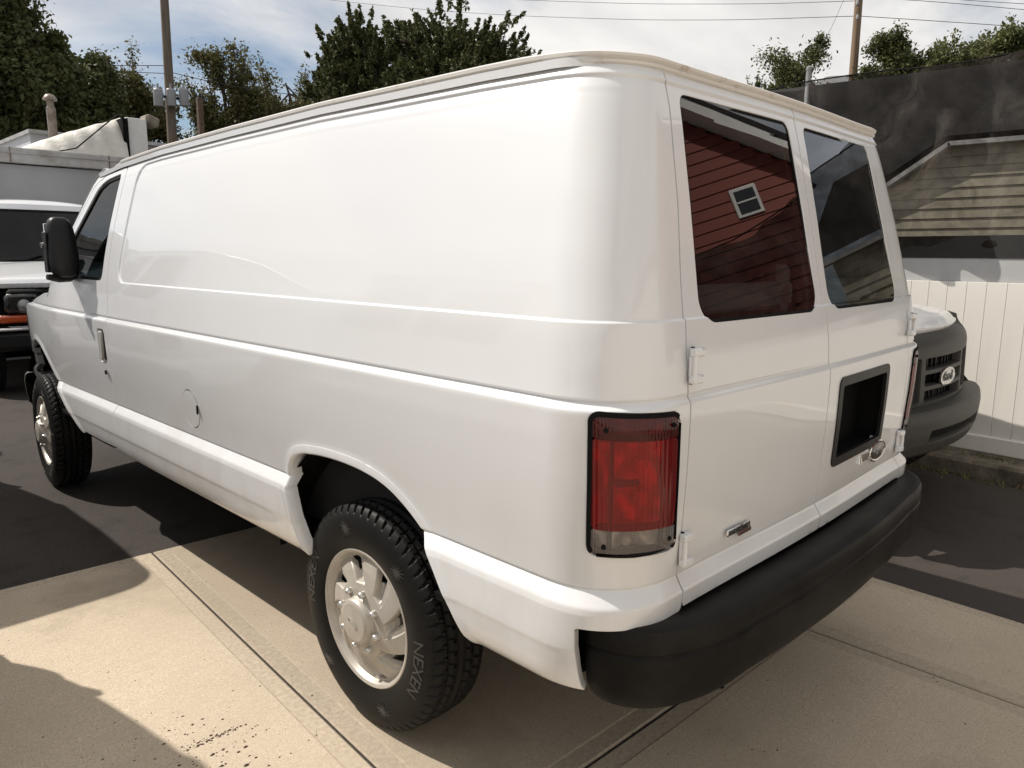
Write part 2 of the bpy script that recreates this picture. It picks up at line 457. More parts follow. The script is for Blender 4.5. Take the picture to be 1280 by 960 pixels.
# ------------------------------------------------------------------ wheel (axis X, outer face towards -X)
M_NUT = mat('lug_silver', (.62,.60,.57), .25, metal=.7, var=.15)
def make_wheel(parent):
    NA = 696
    th = np.linspace(0, 2*math.pi, NA, endpoint=False)
    prof = [(.222,-.088),(.226,-.100),(.240,-.107),(.262,-.113),(.285,-.1155),(.308,-.1140),(.330,-.1100),(.348,-.1045),(.356,-.1005),(.362,-.0965),(.368,-.0915)]
    tread = [(.3725,-.086),(.3745,-.080),(.3755,-.066),(.3765,-.054),(.3765,-.050),(.377,-.040),(.3775,-.028),(.378,-.018),(.378,-.013),(.378,-.004)]
    half = prof+tread
    full = half + [(r_, -a) for r_, a in half[::-1]]
    Rr = np.array([p[0] for p in full]); Aa = np.array([p[1] for p in full])
    RR = np.repeat(Rr[None,:], NA, 0); AA = np.repeat(Aa[None,:], NA, 0)
    TH = np.repeat(th[:,None], len(full), 1)
    # tread pattern: lateral sipes and ribs
    nb = 58
    ph = (TH*nb/(2*math.pi) + AA*14) % 1.0
    absA = np.abs(AA)
    lateral = ((ph < .22) & (absA > .045) & (absA < .102))
    ph2 = (TH*nb/(2*math.pi)*1.0 - AA*20 + .5) % 1.0
    lateral |= ((ph2 < .18) & (absA > .016) & (absA <= .047))
    circ = (np.abs(absA-.052) < .0035) | (np.abs(absA-.0155) < .0035)
    dep = np.where(lateral, .010, 0) + np.where(circ, .010, 0)
    dep = np.where(RR > .352, np.minimum(dep,.010)*np.clip((RR-.352)/.008,0,1), 0)
    RR = RR - dep
    # fine concentric ridges on the sidewall
    ridge = .0012*np.clip(np.sin((RR-.24)*300), 0.6, 1)*((RR > .245) & (RR < .262))
    X = AA - ridge*np.sign(-AA)*0 - np.where(AA < 0, ridge, -ridge)
    P = np.stack([X, RR*np.cos(TH), RR*np.sin(TH)], -1)
    m_ = len(full)
    V = P.reshape(-1, 3)
    I = np.arange(NA)[:,None]; J = np.arange(m_-1)[None,:]
    I2 = (I+1) % NA
    Q = np.stack([I*m_+J, I2*m_+J, I2*m_+J+1, I*m_+J+1], -1).reshape(-1, 4)
    me = mesh_np('tyre', V, F4=Q[:, ::-1])
    bm = bmesh.new(); bm.from_mesh(me); bmesh.ops.recalc_face_normals(bm, faces=bm.faces); bm.to_mesh(me); bm.free()
    me.set_sharp_from_angle(angle=R(35))
    # steel rim barrel = the wheel part itself
    rim = MB().lathe([(.05,-.03),(.19,-.03),(.205,-.070),(.222,-.088),(.229,-.096),(.226,-.088),(.212,-.06),(.205,.0),(.212,.06),(.228,.090),(.20,.085),(.18,.02),(.05,.02)], 48, 'x')
    wheel = rim.build('wheel', M_STEEL, parent, True)
    ty = obj('tyre', me, M_RUBBER, wheel)
    # raised sidewall lettering bent round the tyre
    def bend(mesh, ang, rad, flat=1.0):
        n = len(mesh.vertices); co = np.zeros(n*3, dtype=np.float32); mesh.vertices.foreach_get('co', co); co = co.reshape(-1, 3)
        r_ = rad + co[:,1]; a = ang - co[:,0]/rad
        x = -np.interp(r_, [.24,.262,.285,.308,.330,.348], [.107,.113,.1155,.1140,.110,.1045]) - .0006 - co[:,2]
        # seen from outside (-X) with +Z up, +Y (forward) is to the left
        out = np.stack([x, -r_*np.cos(a)*1.0, r_*np.sin(a)], -1)
        mesh.vertices.foreach_set('co', out.astype(np.float32).ravel()); mesh.update()
        return mesh
    M_LET = mat('sidewall_lettering', (0.05, 0.046, 0.042), 0.5, var=0.2)
    for ang in (R(-12), R(168)):
        tm = text_mesh('NEXEN', .062, .0012); bend(tm, ang, .298)
        bm = bmesh.new(); bm.from_mesh(tm); bmesh.ops.recalc_face_normals(bm, faces=bm.faces); bm.to_mesh(tm); bm.free()
        obj('lettering', tm, M_LET, wheel)
    for ang in (R(48), R(-68), R(104), R(228)):
        mb = MB()
        for k in range(7):
            t = math.pi*k/7
            c = (.302)
            mb.add(*star_bar(t))
        me2 = mesh_np('star', np.array([tuple(v) for v in mb.V]), polys=mb.F, smooth=False)
        bend(me2, ang, .300)
        obj('star_mark', me2, M_LET, wheel)
    # wheel cover: pressed silver disc with eight swirl vents
    nr, na = 130, 720
    rr = np.linspace(.001, .231, nr); tt = np.linspace(0, 2*math.pi, na)
    T, Rg = np.meshgrid(tt, rr, indexing='ij')
    tw = (Rg-.12)*4.0
    c8 = np.cos(8*(T-tw))
    slot = sstep(-.02,.20,c8)*sstep(.120,.130,Rg)*(1-sstep(.190,.200,Rg))
    h = np.interp(Rg, [0,.060,.070,.074,.078,.10,.125,.16,.19,.203,.212,.222,.229,.231], [.050,.047,.042,.034,.022,.020,.014,.004,-.008,-.014,.004,.008,.003,-.006])
    ramp = sstep(-.2,1.0, np.sin(8*(T-tw)+.6))
    h = h - slot*(.006+.024*ramp)
    d_hole = np.minimum.reduce([(slot-.75)*.02, (ramp-.55)*.03, (Rg-.152), (.196-Rg)])
    Pg = np.stack([-h-.090, -Rg*np.cos(T), Rg*np.sin(T)], -1)
    Ng = grid_normals(Pg); sg = 1.0 if Ng[10,45,0] < 0 else -1.0; Ng *= sg
    cover = Surf().add(Pg, -d_hole, Ng, flange=[(0,.012)], flip=sg < 0).build('wheel_cover', M_SILVER, wheel)
    cover.scale = (1.07,1.03,1.03)
    for k in range(8):
        t = 2*math.pi*(k+.5)/8 + .15
        MB().lathe([(.013,.010),(.0125,-.012),(.010,-.020),(.005,-.024),(.0,-.025)], 12, 'x', (-.113, -.098*math.cos(t), .098*math.sin(t))).build('lug_nut', M_NUT, wheel, True)
    V = []; Fc = []; nn = 28
    for (ra, rb, hh) in ((.026,.0115,0),(.026,.0115,.0015),(.022,.0085,.0015),(.022,.0085,.0005)):
        for kk in range(nn):
            t = 2*math.pi*kk/nn; V.append((-.1495-hh, ra*math.cos(t)*.9, rb*math.sin(t)+ra*math.cos(t)*.35))
    for i in range(3):
        for kk in range(nn): Fc.append([i*nn+kk, i*nn+(kk+1)%nn, (i+1)*nn+(kk+1)%nn, (i+1)*nn+kk])
    mb = MB(); mb.add(V, Fc); mb.build('hub_emblem', M_SILVER, wheel, True)
    wheel.scale = (.93,.955,.955)
    return wheel
def star_bar(t):
    L, w = .034, .0030
    u = Vector((math.cos(t), math.sin(t), 0)); v = Vector((-math.sin(t), math.cos(t), 0))
    pts = [(-u*L), (v*w), (u*L), (-v*w)]
    V = [Vector((p.x, p.y, -.001)) for p in pts] + [Vector((p.x*.9, p.y*.9, .0013)) for p in pts]
    F = [[0,1,2,3],[7,6,5,4]] + [[k,(k+1)%4,4+(k+1)%4,4+k] for k in range(4)]
    return V, F
# ------------------------------------------------------------------ the van (local: +Y forward, origin on ground under rear axle)
WZ = np.array([(.44,.925),(.475,.938),(.492,.962),(.515,.980),(.55,.989),(.596,.995),(.608,.998),(.63,.9985),(.70,.997),(.716,.993),(.744,.9715),(.749,.9665),(.753,.9725),(.80,.977),(.90,.987),(1.0,.994),(1.10,.998),(1.150,.9985),(1.160,.9975),(1.1715,.9780),(1.1760,.9755),(1.1795,.983),(1.335,.966),(1.48,.934),(1.62,.897),(1.78,.851),(1.85,.829),(1.885,.813),(1.905,.797),(1.94,.78)])
def Wz(z): return np.interp(z, WZ[:,0], WZ[:,1])
YZ = np.array([(.44,-.955),(.60,-.985),(.66,-.992),(.715,-.996),(.744,-.978),(.749,-.9755),(.754,-.977),(.85,-.984),(1.0,-.992),(1.12,-.994),(1.160,-.993),(1.1715,-.985),(1.1755,-.9835),(1.180,-.985),(1.25,-.980),(1.335,-.965),(1.40,-.950),(1.60,-.906),(1.80,-.858),(1.87,-.838),(1.905,-.820),(1.94,-.80)])
def Yr(z): return np.interp(z, YZ[:,0], YZ[:,1])
FZ = np.array([(.44,4.02),(.55,4.08),(.68,4.12),(1.0,4.112),(1.02,4.10),(1.05,4.06),(1.08,3.98),(1.94,3.2)])
def Yf(z): return np.interp(z, FZ[:,0], FZ[:,1])
AR = np.array([(-1.1,-.004),(-.8,0),(-.64,.010),(-.4,.017),(.36,.028),(1.0,.024),(1.68,.014),(2.17,-.005),(2.45,-.022),(3,-.03),(5,-.03)])
def arch(y): return np.interp(y, AR[:,0], AR[:,1])
def seam_x(z): return np.interp(z, [.4,1.27,1.43,1.60,1.82,1.95], [.738,.738,.712,.678,.646,.640])
def lev(z0, z1, step): return list(np.arange(z0, z1-1e-6, step))
ZL = lev(.44,.50,.010)+lev(.50,.59,.012)+lev(.59,.615,.004)+lev(.615,.70,.012)+lev(.70,.738,.004)+lev(.738,.760,.002)+lev(.760,1.14,.0125)+lev(1.14,1.160,.004)+lev(1.160,1.186,.002)+lev(1.186,1.325,.012)+lev(1.325,1.350,.002)+lev(1.350,1.41,.006)+lev(1.41,1.81,.0105)+lev(1.81,1.865,.006)+lev(1.865,1.889,.002)+lev(1.889,1.895,.003)+lev(1.895,1.941,.006)
ZL = np.array(ZL)
# smooth the polyline profiles a little (bends get a small radius)
def smoothed(fn, h=.0022):
    return lambda z: (fn(z-h)+fn(z-h/2)+2*fn(z)+fn(z+h/2)+fn(z+h))/6.0
def smoothed_wide(fn, h=.03):
    return lambda z: sum(fn(z+h*k/4) for k in range(-4,5))/9.0
def blend_profile(fn):
    a, b = smoothed(fn), smoothed_wide(fn)
    def f(z):
        d = np.minimum.reduce([np.abs(z-c) for c in (.602,.735,1.17,.50)])
        k = sstep(.035, .09, d); k = np.where(z > 1.84, 0, k)
        return a(z)*(1-k) + b(z)*k
    return f
Wz_, Yr_, Yf_ = blend_profile(Wz), blend_profile(Yr), smoothed_wide(Yf, .02)

def make_shell():
    z = ZL[None,:]; cols = []; zone = []; U = []
    w0 = Wz_(ZL); yr0 = Yr_(ZL); yf0 = Yf_(ZL)
    rc = np.interp(ZL, [.4,1.2,1.9], [.215,.215,.150])
    def taper(y): return .085*np.clip((y-2.75)/1.07, 0, 2)**2
    wf = w0 - taper(3.82)
    p3 = np.stack([-np.full_like(w0,.76), yf0-.125], -1)
    p0 = np.stack([-wf, np.full_like(w0,3.80)], -1)
    t0 = np.array([.16,1.0]); t0 /= np.linalg.norm(t0); t3 = np.array([1.0,.33]); t3 /= np.linalg.norm(t3)
    p1 = p0 + .19*t0; p2 = p3 - .085*t3
    for t in np.linspace(0, 1, 46)[:-1]:      # front centre -> corner
        x = -.76*t; cols.append((np.full_like(w0,x), yf0-.125*(x/.76)**2)); zone.append(0)
    for t in np.linspace(1, 0, 28)[:-1]:
        b = (1-t)**3*p0 + 3*(1-t)**2*t*p1 + 3*(1-t)*t*t*p2 + t**3*p3
        cols.append((b[:,0], b[:,1])); zone.append(0)
    ys = [y for a, b, s_ in ((3.80,3.1,.012),(3.1,2.2,.011),(2.2,1.88,.004),(1.88,1.25,.012),(1.25,1.0,.006),(1.0,-.549,.011)) for y in np.arange(a, b+.002, -s_)]
    for y in ys:
        cols.append((-(w0-taper(y)), np.full_like(w0,y))); zone.append(1)
    yc = yr0+rc
    for t in np.linspace(0, 1, 14)[:-1]:
        cols.append((-w0, -.55*(1-t)+yc*t)); zone.append(1)
    for ph in np.linspace(0, math.pi/2, 44)[:-1]:
        e = 2/2.25
        cols.append((-(w0-rc)-rc*math.cos(ph)**e, yc-rc*math.sin(ph)**e)); zone.append(2)
    a = w0-rc
    for t in np.linspace(0, 1, 136):
        x = -a*(1-t)
        cols.append((x, yr0-.014*(1-(1-t)**2)**2)); zone.append(3)
    X = np.stack([c[0] for c in cols]); Y = np.stack([c[1] for c in cols])
    Z = np.repeat(z, len(cols), 0)
    zn = np.array(zone)
    Zs = Z + arch(Y)*sstep(1.36,1.88,Z)
    P = np.stack([X,Y,Zs], -1)
    # pressed side panel: recessed field between the two waist lines, rounded at the front
    d = rrect(Y, Z, -3.0, (1.341+1.878)/2, 4.93, (1.878-1.341)/2, .085)
    d = np.where((zn[:,None]>=1), d, 1.0)
    N = grid_normals(P)
    rec = .006*(1-sstep(-.0050,.0,d))
    P = P - N*rec[...,None]
    # arch lips swell outwards a little
    global REAR_ARCH, FRONT_ARCH
    sd = np.minimum(poly_sd(Y,Z,REAR_ARCH), poly_sd(Y,Z,FRONT_ARCH))
    sd = np.where(zn[:,None]==1, sd, 9)
    lip = .006*(1-sstep(.0,.035,sd))
    P = P - np.stack([lip, 0*lip, 0*lip], -1)
    N = grid_normals(P)
    # arc length along the perimeter at z=1.0
    j = int(np.argmin(np.abs(ZL-1.0)))
    q = P[:,j,:2]; U = np.concatenate([[0], np.cumsum(np.linalg.norm(np.diff(q,axis=0),axis=1))])
    return P, N, Z, zn, U
REAR_ARCH = smooth_poly([(.26,.40),(.285,.50),(.330,.62),(.372,.72),(.372,.79),(.315,.846),(.17,.868),(-.02,.872),(-.17,.852),(-.27,.805),(-.36,.735),(-.43,.64),(-.50,.53),(-.57,.40)], 3)
FRONT_ARCH = smooth_poly([(4.02,.40),(3.97,.60),(3.86,.80),(3.70,.92),(3.50,.955),(3.33,.935),(3.19,.865),(3.02,.755),(2.83,.655),(2.68,.575),(2.55,.50),(2.48,.40)], 3)
DOOR = smooth_poly([(2.035,.528),(2.02,.80),(2.02,1.16),(2.065,1.40),(2.09,1.70),(2.09,1.893),(2.20,1.897),(2.40,1.890),(2.53,1.855),(2.70,1.66),(2.98,1.335),(3.0,1.20),(3.02,.95),(3.035,.80),(2.98,.72),(2.70,.56),(2.62,.528),(2.30,.522)], 0)
def round_poly(pts, r=.04, n=4):
    """round the corners of a polygon"""
    out = []; L = len(pts); pts = np.array(pts, float)
    for i in range(L):
        a, b, c = pts[i-1], pts[i], pts[(i+1)%L]
        d1 = a-b; d2 = c-b; l1, l2 = np.linalg.norm(d1), np.linalg.norm(d2)
        k = min(r, l1*.45, l2*.45); p = b+d1/l1*k; q = b+d2/l2*k
        for t in np.linspace(0, 1, n):
            out.append((1-t)**2*p + 2*t*(1-t)*b + t*t*q)
    return np.array(out)
DOOR = round_poly(DOOR, .045)
DWIN = round_poly([(2.135,1.345),(2.150,1.60),(2.155,1.868),(2.37,1.862),(2.475,1.832),(2.65,1.64),(2.86,1.40),(2.86,1.345)], .035)

SP, SN, SZ, SZN, SU = make_shell()
FLIP = np.array([-1,1,1.0])
def u_at(fn):
    j = int(np.argmin(np.abs(ZL-1.0))); return float(SU[int(np.argmin(np.abs(fn(SP[:,j,0], SP[:,j,1]))))])
NZ = SZN[:,None]

def build_van(name):
    root = empty(name)
    body = Surf(); GAP = .0030
    rootkids = {}
    for side in (-1, 1):
        P = SP if side < 0 else SP*FLIP
        N = SN if side < 0 else SN*FLIP
        flip = side > 0
        X = -np.abs(P[...,0]); Y = P[...,1]; Z = SZ; Zr = P[...,2]
        U = np.repeat(SU[:,None], Z.shape[1], 1)
        big = np.full(Z.shape, 9.0)
        sidez = (NZ == 1) | ((NZ == 0) & (X < -.75))
        rearz = (NZ >= 2) & (Y < -.6)
        # --- fields (distance-like)
        d_ra = np.where(NZ == 1, poly_sd(Y, Z, REAR_ARCH), big)
        d_fa = np.where(sidez, poly_sd(Y, Z, FRONT_ARCH), big)
        d_door = np.where(sidez, poly_sd(Y, Z, DOOR), big)
        d_dwin = np.where(sidez, poly_sd(Y, Z, DWIN), big)
        d_fuel = np.where(NZ == 1, np.hypot(Y-1.125, (Z-.865)*1.0)-.078, big)
        hood_z = np.interp(Y, [2.9,3.05,3.4,3.8,4.2], [1.30,1.262,1.205,1.135,1.04])
        front_keep = np.where(Y > 2.95, (hood_z-Z), big)
        a_line = 2.545 + (1.885-Z)*.80
        front_keep = np.where((Y <= 3.2) & (Z > 1.25), np.minimum((a_line-Y)*.78, front_keep*0+9), front_keep)
        front_keep = np.where((Y > 3.2), hood_z-Z, front_keep)
        sill = Z - np.interp(Y, [-1,.3,1.5,2.6], [.500,.490,.500,.520])
        top = 1.925 - Z
        d_seam = np.where(rearz, (X + seam_x(Z)), -big)          # >0 on the door side of the seam
        ul, ur = u_at(lambda x, y: np.hypot(x+.957, y+.886)), u_at(lambda x, y: np.hypot(x+.778, y+.987))
        zl = Z - .012*np.clip((ur-U)/(ur-ul), 0, 1)
        d_lamp = rrect(U, zl, (ul+ur)/2, .986, (ur-ul)/2, .162, .022)
        bump_cut = np.where((Y < -.80) & (X < -.3), np.maximum(np.minimum(.672-Z, (-.885-Y)*1.0 + .02*0), -9), -big)
        bump_cut = np.where(NZ >= 1, np.minimum(.668 - Z, (-.872 - Y)), -big)   # >0 where the bumper takes over
        fas = np.where(NZ == 0, np.minimum.reduce([Z-.685, .93-np.abs(X)+0*Z]), -big)  # >0 on the grille panel
        # --- body
        F = np.minimum.reduce([d_ra, d_fa, d_door-GAP, sill, top, front_keep, -d_seam-GAP, d_lamp-.002, -bump_cut, -fas])
        if side < 0: F = np.minimum(F, d_fuel-.0022)
        body.add(P, F, N, flange=[(.0006,.0012),(.0008,.008),(.0008,.032)], flip=flip, inward='flat')
        # --- rolled lips of the wheel arches
        for da in (d_ra, d_fa):
            Surf().add(P, np.minimum.reduce([da+.001, .022-da, sill, top, front_keep]), N, off=.0006, flange=[(.003,.002),(.008,.010),(.010,.045)], flip=flip, inward=(-side,0,0)).build('arch_lip', M_PAINT, root)
        # --- front door
        dS = Surf(); F = np.minimum.reduce([-d_door-GAP, d_dwin, -(-d_fa)])
        hd = np.where(NZ == 1, rrect(Y, Z, 2.108-(Z-1.03)*.02, 1.034, .052, .083, .022), big)
        F = np.minimum(F, hd)
        dS.add(P, F, N, flange=[(.0006,.0012),(.0008,.008),(.0008,.03)], flip=flip)
        door = dS.build('front_door', M_PAINT, root)
        g = Surf().add(P, np.minimum(-d_dwin+.003, big), N, off=-.012, flip=flip).build('window', G_FRONT, door)
        s = Surf().add(P, np.minimum(-d_dwin+.001, d_dwin+.016), N, off=-.007, flip=flip, flange=[(0,.01)]).build('seal', M_SEAL, door)
        Surf().add(P, np.minimum.reduce([.014-np.abs(d_door), d_fa-.01, front_keep-.015]), N, off=-.0032, flip=flip).build('gap_shade', M_SEAL, door)  # dark strip standing in for the shade inside the door gap
        # recessed handle: cup, pull and lock
        cup = Surf().add(P, -hd, N, off=-.022, flip=flip).build('handle_cup', M_PAINT, door)
        xx = side*.992
        mb = MB().box((xx, 2.122, 1.034), (.016,.052,.142), bev=.007); mb.build('door_handle', M_LINER, door, True)
        MB().box((xx-side*.004, 2.083, 1.030), (.008,.020,.128), bev=.003).build('handle_gap', M_SEAL, door, True)
        MB().lathe([(.0,-.003),(.011,-.003),(.012,.003),(.0,.004)], 14, 'x', (side*.9945, 2.085, .905)).build('door_lock', M_BLACKP, door, True)
        # --- rear door
        rd = Surf()
        d_win = np.where(NZ == 3, 0, 9.0)
        wcx = np.interp(Z, [1.34,1.87], [.3495,.3215]); whx = np.interp(Z, [1.34,1.87], [.309,.2735])
        dw = np.where(rearz, rrect(-X-wcx+.33, Z, .33, 1.611, .30, .274, .055) + np.where(np.abs(Z-1.611) < .26, 1, 1)*(.30-whx), big)
        F = np.minimum.reduce([d_seam-GAP, -X-.0035, Z-.675, 1.905-Z, dw])
        d_pl = np.where(rearz, rrect(-X, Z, .302, .985, .215, .128, .014), big)
        if side > 0: F = np.minimum(F, d_pl)
        rd.add(P, F, N, flange=[(.0006,.0012),(.0008,.006),(.0008,.028)], flip=flip)
        rdoor = rd.build('rear_door', M_PAINT, root)
        yfl = -.965 + (.133)*(Z-1.336)/(1.885-1.336)
        Pg = P.copy(); Pg[...,1] = yfl - .0013 - .0127*(.65-np.abs(P[...,0]))/.61 + .0065
        Surf().add(Pg, -dw+.002, N, flip=flip).build('window', G_REAR, rdoor)
        Surf().add(P, np.minimum(-dw+.0005, dw+.009), N, off=-.0035, flip=flip, flange=[(0,.008)]).build('seal', M_SEAL, rdoor)
        for sw in (.014-np.abs(d_seam), .014+X):
            sw = np.where(rearz & (Z > .672) & (Z < 1.905), sw, -big)
            Surf().add(P, sw, N, off=-.0032, flip=flip).build('gap_shade', M_SEAL, rdoor)  # black backing paints the seam shade round the rear door
        # inner door trim and latch box seen through the glass
        MB().box((side*.345, -.895, 1.375), (.56,.03,.075), bev=.012).box((side*.12, -.885, 1.385), (.07,.05,.15), bev=.014).build('inner_trim', M_LINER, rdoor, True)
        if side > 0:
            # number-plate pocket
            k = Surf().add(P, np.minimum(-d_pl+.012, d_pl+.016), N, off=.004, flip=flip, flange=[(0,.012)]); k.build('plate_frame', M_BLACKP, rdoor)
            mb = MB()
            for c, d in (((.302,-.905,.985),(.43,.006,.26)),((.302,-.945,.857),(.43,.085,.006)),((.302,-.945,1.113),(.43,.085,.006)),((.088,-.945,.985),(.006,.085,.26)),((.516,-.945,.985),(.006,.085,.26))): mb.box(c, d)
            pk = mb.build('plate_pocket', M_SEAL, rdoor)
            MB().box((.175,-.912,.990),(.165,.006,.19)).build('plate_backing', mat('plate_grey', (.20,.19,.175), .6, var=.2), rdoor)
            MB().box((.325,-.955,1.090),(.36,.035,.022), bev=.008).box((.115,-.965,1.082),(.03,.02,.016),bev=.004).build('plate_lamp', M_BLACKP, rdoor, True)
            MB().box((.105,-.965,.885),(.014,.02,.05), bev=.004).build('plate_clip', M_CHROME, rdoor, True)
            # oval badge
            ov = MB(); n = 36; ring = []
            for q, (ra, rb, h) in enumerate(((.074,.032,0),(.074,.032,.006),(.068,.027,.008),(.064,.024,.005),(.0,.0,.0055))):
                pass
            def oval(prof, c, nn=40):
                V = []; Fc = []
                for (ra, rb, h) in prof:
                    for kk in range(nn):
                        t = 2*math.pi*kk/nn; V.append((c[0]+ra*math.cos(t), c[1]-h, c[2]+rb*math.sin(t)))
                for i in range(len(prof)-1):
                    for kk in range(nn): Fc.append([i*nn+kk, i*nn+(kk+1)%nn, (i+1)*nn+(kk+1)%nn, (i+1)*nn+kk])
                Fc.append([(len(prof)-1)*nn+kk for kk in range(nn)])
                return V, Fc
            yb = -.990
            V, Fc = oval([(.076,.037,0),(.076,.037,.006),(.072,.033,.0085),(.066,.028,.0065)], (.493,yb,.823)); mb = MB(); mb.add(V, Fc)
            ob = mb.build('oval_badge', M_CHROME, rdoor, True)
            V, Fc = oval([(.066,.028,.0070),(.064,.026,.0078)], (.493,yb,.823)); mb = MB(); mb.add(V, Fc); mb.build('badge_field', M_BADGE, ob, True)
            tm = text_mesh('Ford', .046); o = obj('badge_lettering', tm, M_CHROME, ob, (.493,yb-.0085,.823), (R(90),0,0))
            mb = MB(); mb.tube([(.328,yb-.003,.806),(.340,yb-.003,.848),(.352,yb-.003,.806)], .0045, 6)
            for k in range(3): mb.box((.384,yb-.002,.811+k*.009),(.056,.006,.006))
            mb.build('trim_badge', M_CHROME, rdoor)
        else:
            yb = -.993
            mb = MB().box((-.482,yb-.001,.800),(.118,.006,.017),bev=.002); tb = mb.build('model_badge', M_CHROME, rdoor, True)
            obj('badge_lettering', text_mesh('ECONOLINE', .0165, .0008), M_BADGE, tb, (-.482,yb-.0045,.800), (R(90),0,0))
            MB().box((-.448,yb-.001,.784),(.066,.005,.012),bev=.002).build('badge_underline', mat('badge_red', (.18,.10,.09), .3, metal=.6, var=.3, vscale=90), tb, True)
        # hinges
        for zc, yy in ((1.243,-.988),(.815,-.984)):
            xs = side*.738
            mb = MB().box((xs-side*.006, yy-.004, zc),(.030,.010,.080),bev=.003)
            for dz in (-.030,.030):
                mb.box((xs+side*(-.008), yy-.011, zc+dz),(.040,.020,.020),bev=.004)
            mb.lathe([(.0,-.040),(.0065,-.039),(.0065,.039),(.0,.040)], 12, 'z', (xs+side*.004, yy-.014, zc))
            mb.build('hinge', M_PAINT, rdoor, True)
        for zc, yy in ((1.243,-.988),(.815,-.984)):
            MB().box((side*.7385, yy-.0035, zc),(.006,.007,.084)).build('hinge_shade', M_SEAL, rdoor)  # dark sliver standing in for the shadow at the hinge
        # --- tail lamp
        d_in = d_lamp + .009
        lamp = Surf().add(P, np.minimum(-d_lamp, d_in), N, off=.005, flip=flip, flange=[(.001,.003),(.001,.03)]).build('tail_lamp', M_SEAL, root)
        zrel = zl
        for nm, za, zb, mt_ in (('dark_red_lens',1.092,1.2,M_LENS_D),('red_lens',.888,1.092,M_LENS_R),('clear_lens',.7,.888,M_LENS_C)):
            bulge = np.clip(-d_in/.03, 0, 1)
            Pl = P + N*(.004*np.sin(bulge*math.pi/2))[...,None]
            Surf().add(Pl, np.minimum.reduce([-d_in+.001, zb-zrel-.0003, zrel-za-.0003]), N, off=.003, flip=flip).build(nm, mt_, lamp)
        # reflector tray behind the lens
        bowl = .040 + .018*np.cos((U-(ul+ur)/2)*46)*np.cos((zrel-.99)*36)
        Pb = P - N*bowl[...,None]
        Surf().add(Pb, -d_in+.004, N, flip=flip).build('reflector', M_REFLECT, lamp)
        um = (ul+ur)/2
        for uu, zz, rr_ in ((um+.012,1.035,.020),(um+.018,.955,.020),(um-.02,.862,.013)):
            i = int(np.argmin(np.abs(SU-uu))); jj = int(np.argmin(np.abs(ZL-zz))); c = P[i,jj]-N[i,jj]*.024
            MB().lathe([(.0,-rr_),(rr_*.7,-rr_*.7),(rr_,0),(rr_*.7,rr_*.7),(.0,rr_)], 12, 'z', c).build('bulb', mat('bulb_glass', (.75,.70,.62), .15, var=.1), lamp, True)
        for uu, w_ in ((ul+.052,.004),(ur-.030,.004)):
            i = int(np.argmin(np.abs(SU-uu))); jj = int(np.argmin(np.abs(ZL-.985))); c = P[i,jj]-N[i,jj]*.016
            MB().box(c,(.008,.008,.27)).build('partition', M_SEAL, lamp)
        for zz in (.888,.992,1.092):
            dd = np.minimum.reduce([-d_in-.006, .0095-np.abs(zrel-zz), .034-np.abs(U-um+(.025 if zz == .992 else 0)) if zz == .992 else .2-np.abs(U-um)])
            Surf().add(P, dd, N, off=-.013, flip=flip).build('partition', M_SEAL, lamp)
        for uu, zz in ((ul+.035,1.118),(ur-.032,1.118),(ul+.035,.862),(ur-.032,.862)):
            i = int(np.argmin(np.abs(SU-uu))); jj = int(np.argmin(np.abs(ZL-zz)))
            c = P[i,jj]+N[i,jj]*.008; nn = N[i,jj]
            MB().tube([c-nn*.004, c+nn*.002], .0055, 10).build('lens_screw', M_SEAL, lamp)
        # --- grille panel on the front, cut from the same skin
        ax = -X
        hl = np.where(NZ == 0, rrect(ax, Z, .470, .823, .135, .124, .016), big)
        gr = [rrect(ax, Z, 0, zc, .292, .034, .010) for zc in (.735,.823,.911)]
        F = np.minimum.reduce([fas-.001, front_keep, hl, *[np.where(NZ == 0, d, big) for d in gr], d_fa-.002])
        if 'fascia' not in rootkids: rootkids['fascia'] = Surf()
        rootkids['fascia'].add(P, F, N, off=.006, flange=[(.002,.003),(.004,.012),(.006,.045)], flip=flip)
        if 'back' not in rootkids: rootkids['back'] = Surf()
        rootkids['back'].add(P, np.minimum(np.where(NZ==0, np.minimum(.60-ax, Z-.69), -big), 1.03-Z), N, off=-.05, flip=flip)
        hlamp = Surf().add(P, -hl-.004, N, off=-.030, flip=flip).build('headlight', mat('lamp_housing', (.10,.10,.10), .4, var=.2), root)
        Surf().add(P, np.minimum(-hl-.004, np.where(ax > .48, 1, -1)*np.abs(ax-.48)), N, off=-.006, flip=flip).build('lens', G_CLEAR, hlamp)
        Surf().add(P, np.minimum(-hl-.006, .455-ax), N, off=-.020, flip=flip).build('marker_panel', M_GREYP, hlamp)
    body.build('body', M_PAINT, root)
    fs = rootkids['fascia'].build('grille', M_GREYP, root)
    rootkids['back'].build('radiator_mesh', M_SEAL, fs)
    mb = MB()
    for k in range(5):
        for s_ in (-1,1):
            mb.box((s_*(.05+k*.06), 4.065-.125*((.05+k*.06)/.76)**2, .823),(.008,.02,.25))
    mb.build('grille_fin', M_BLACKP, fs)
    # front emblem
    V = []; Fc = []; nn = 36
    for (ra, rb, h) in ((.118,.052,0),(.118,.052,.012),(.108,.044,.015),(.100,.038,.011)):
        for kk in range(nn):
            t = 2*math.pi*kk/nn; V.append((ra*math.cos(t), 4.118+h, .823+rb*math.sin(t)))
    for i in range(3):
        for kk in range(nn): Fc.append([i*nn+kk, (i+1)*nn+kk, (i+1)*nn+(kk+1)%nn, i*nn+(kk+1)%nn])
    Fc.append([3*nn+kk for kk in range(nn)][::-1])
    em = MB(); em.add(V, Fc); em = em.build('oval_badge', M_CHROME, fs, True)
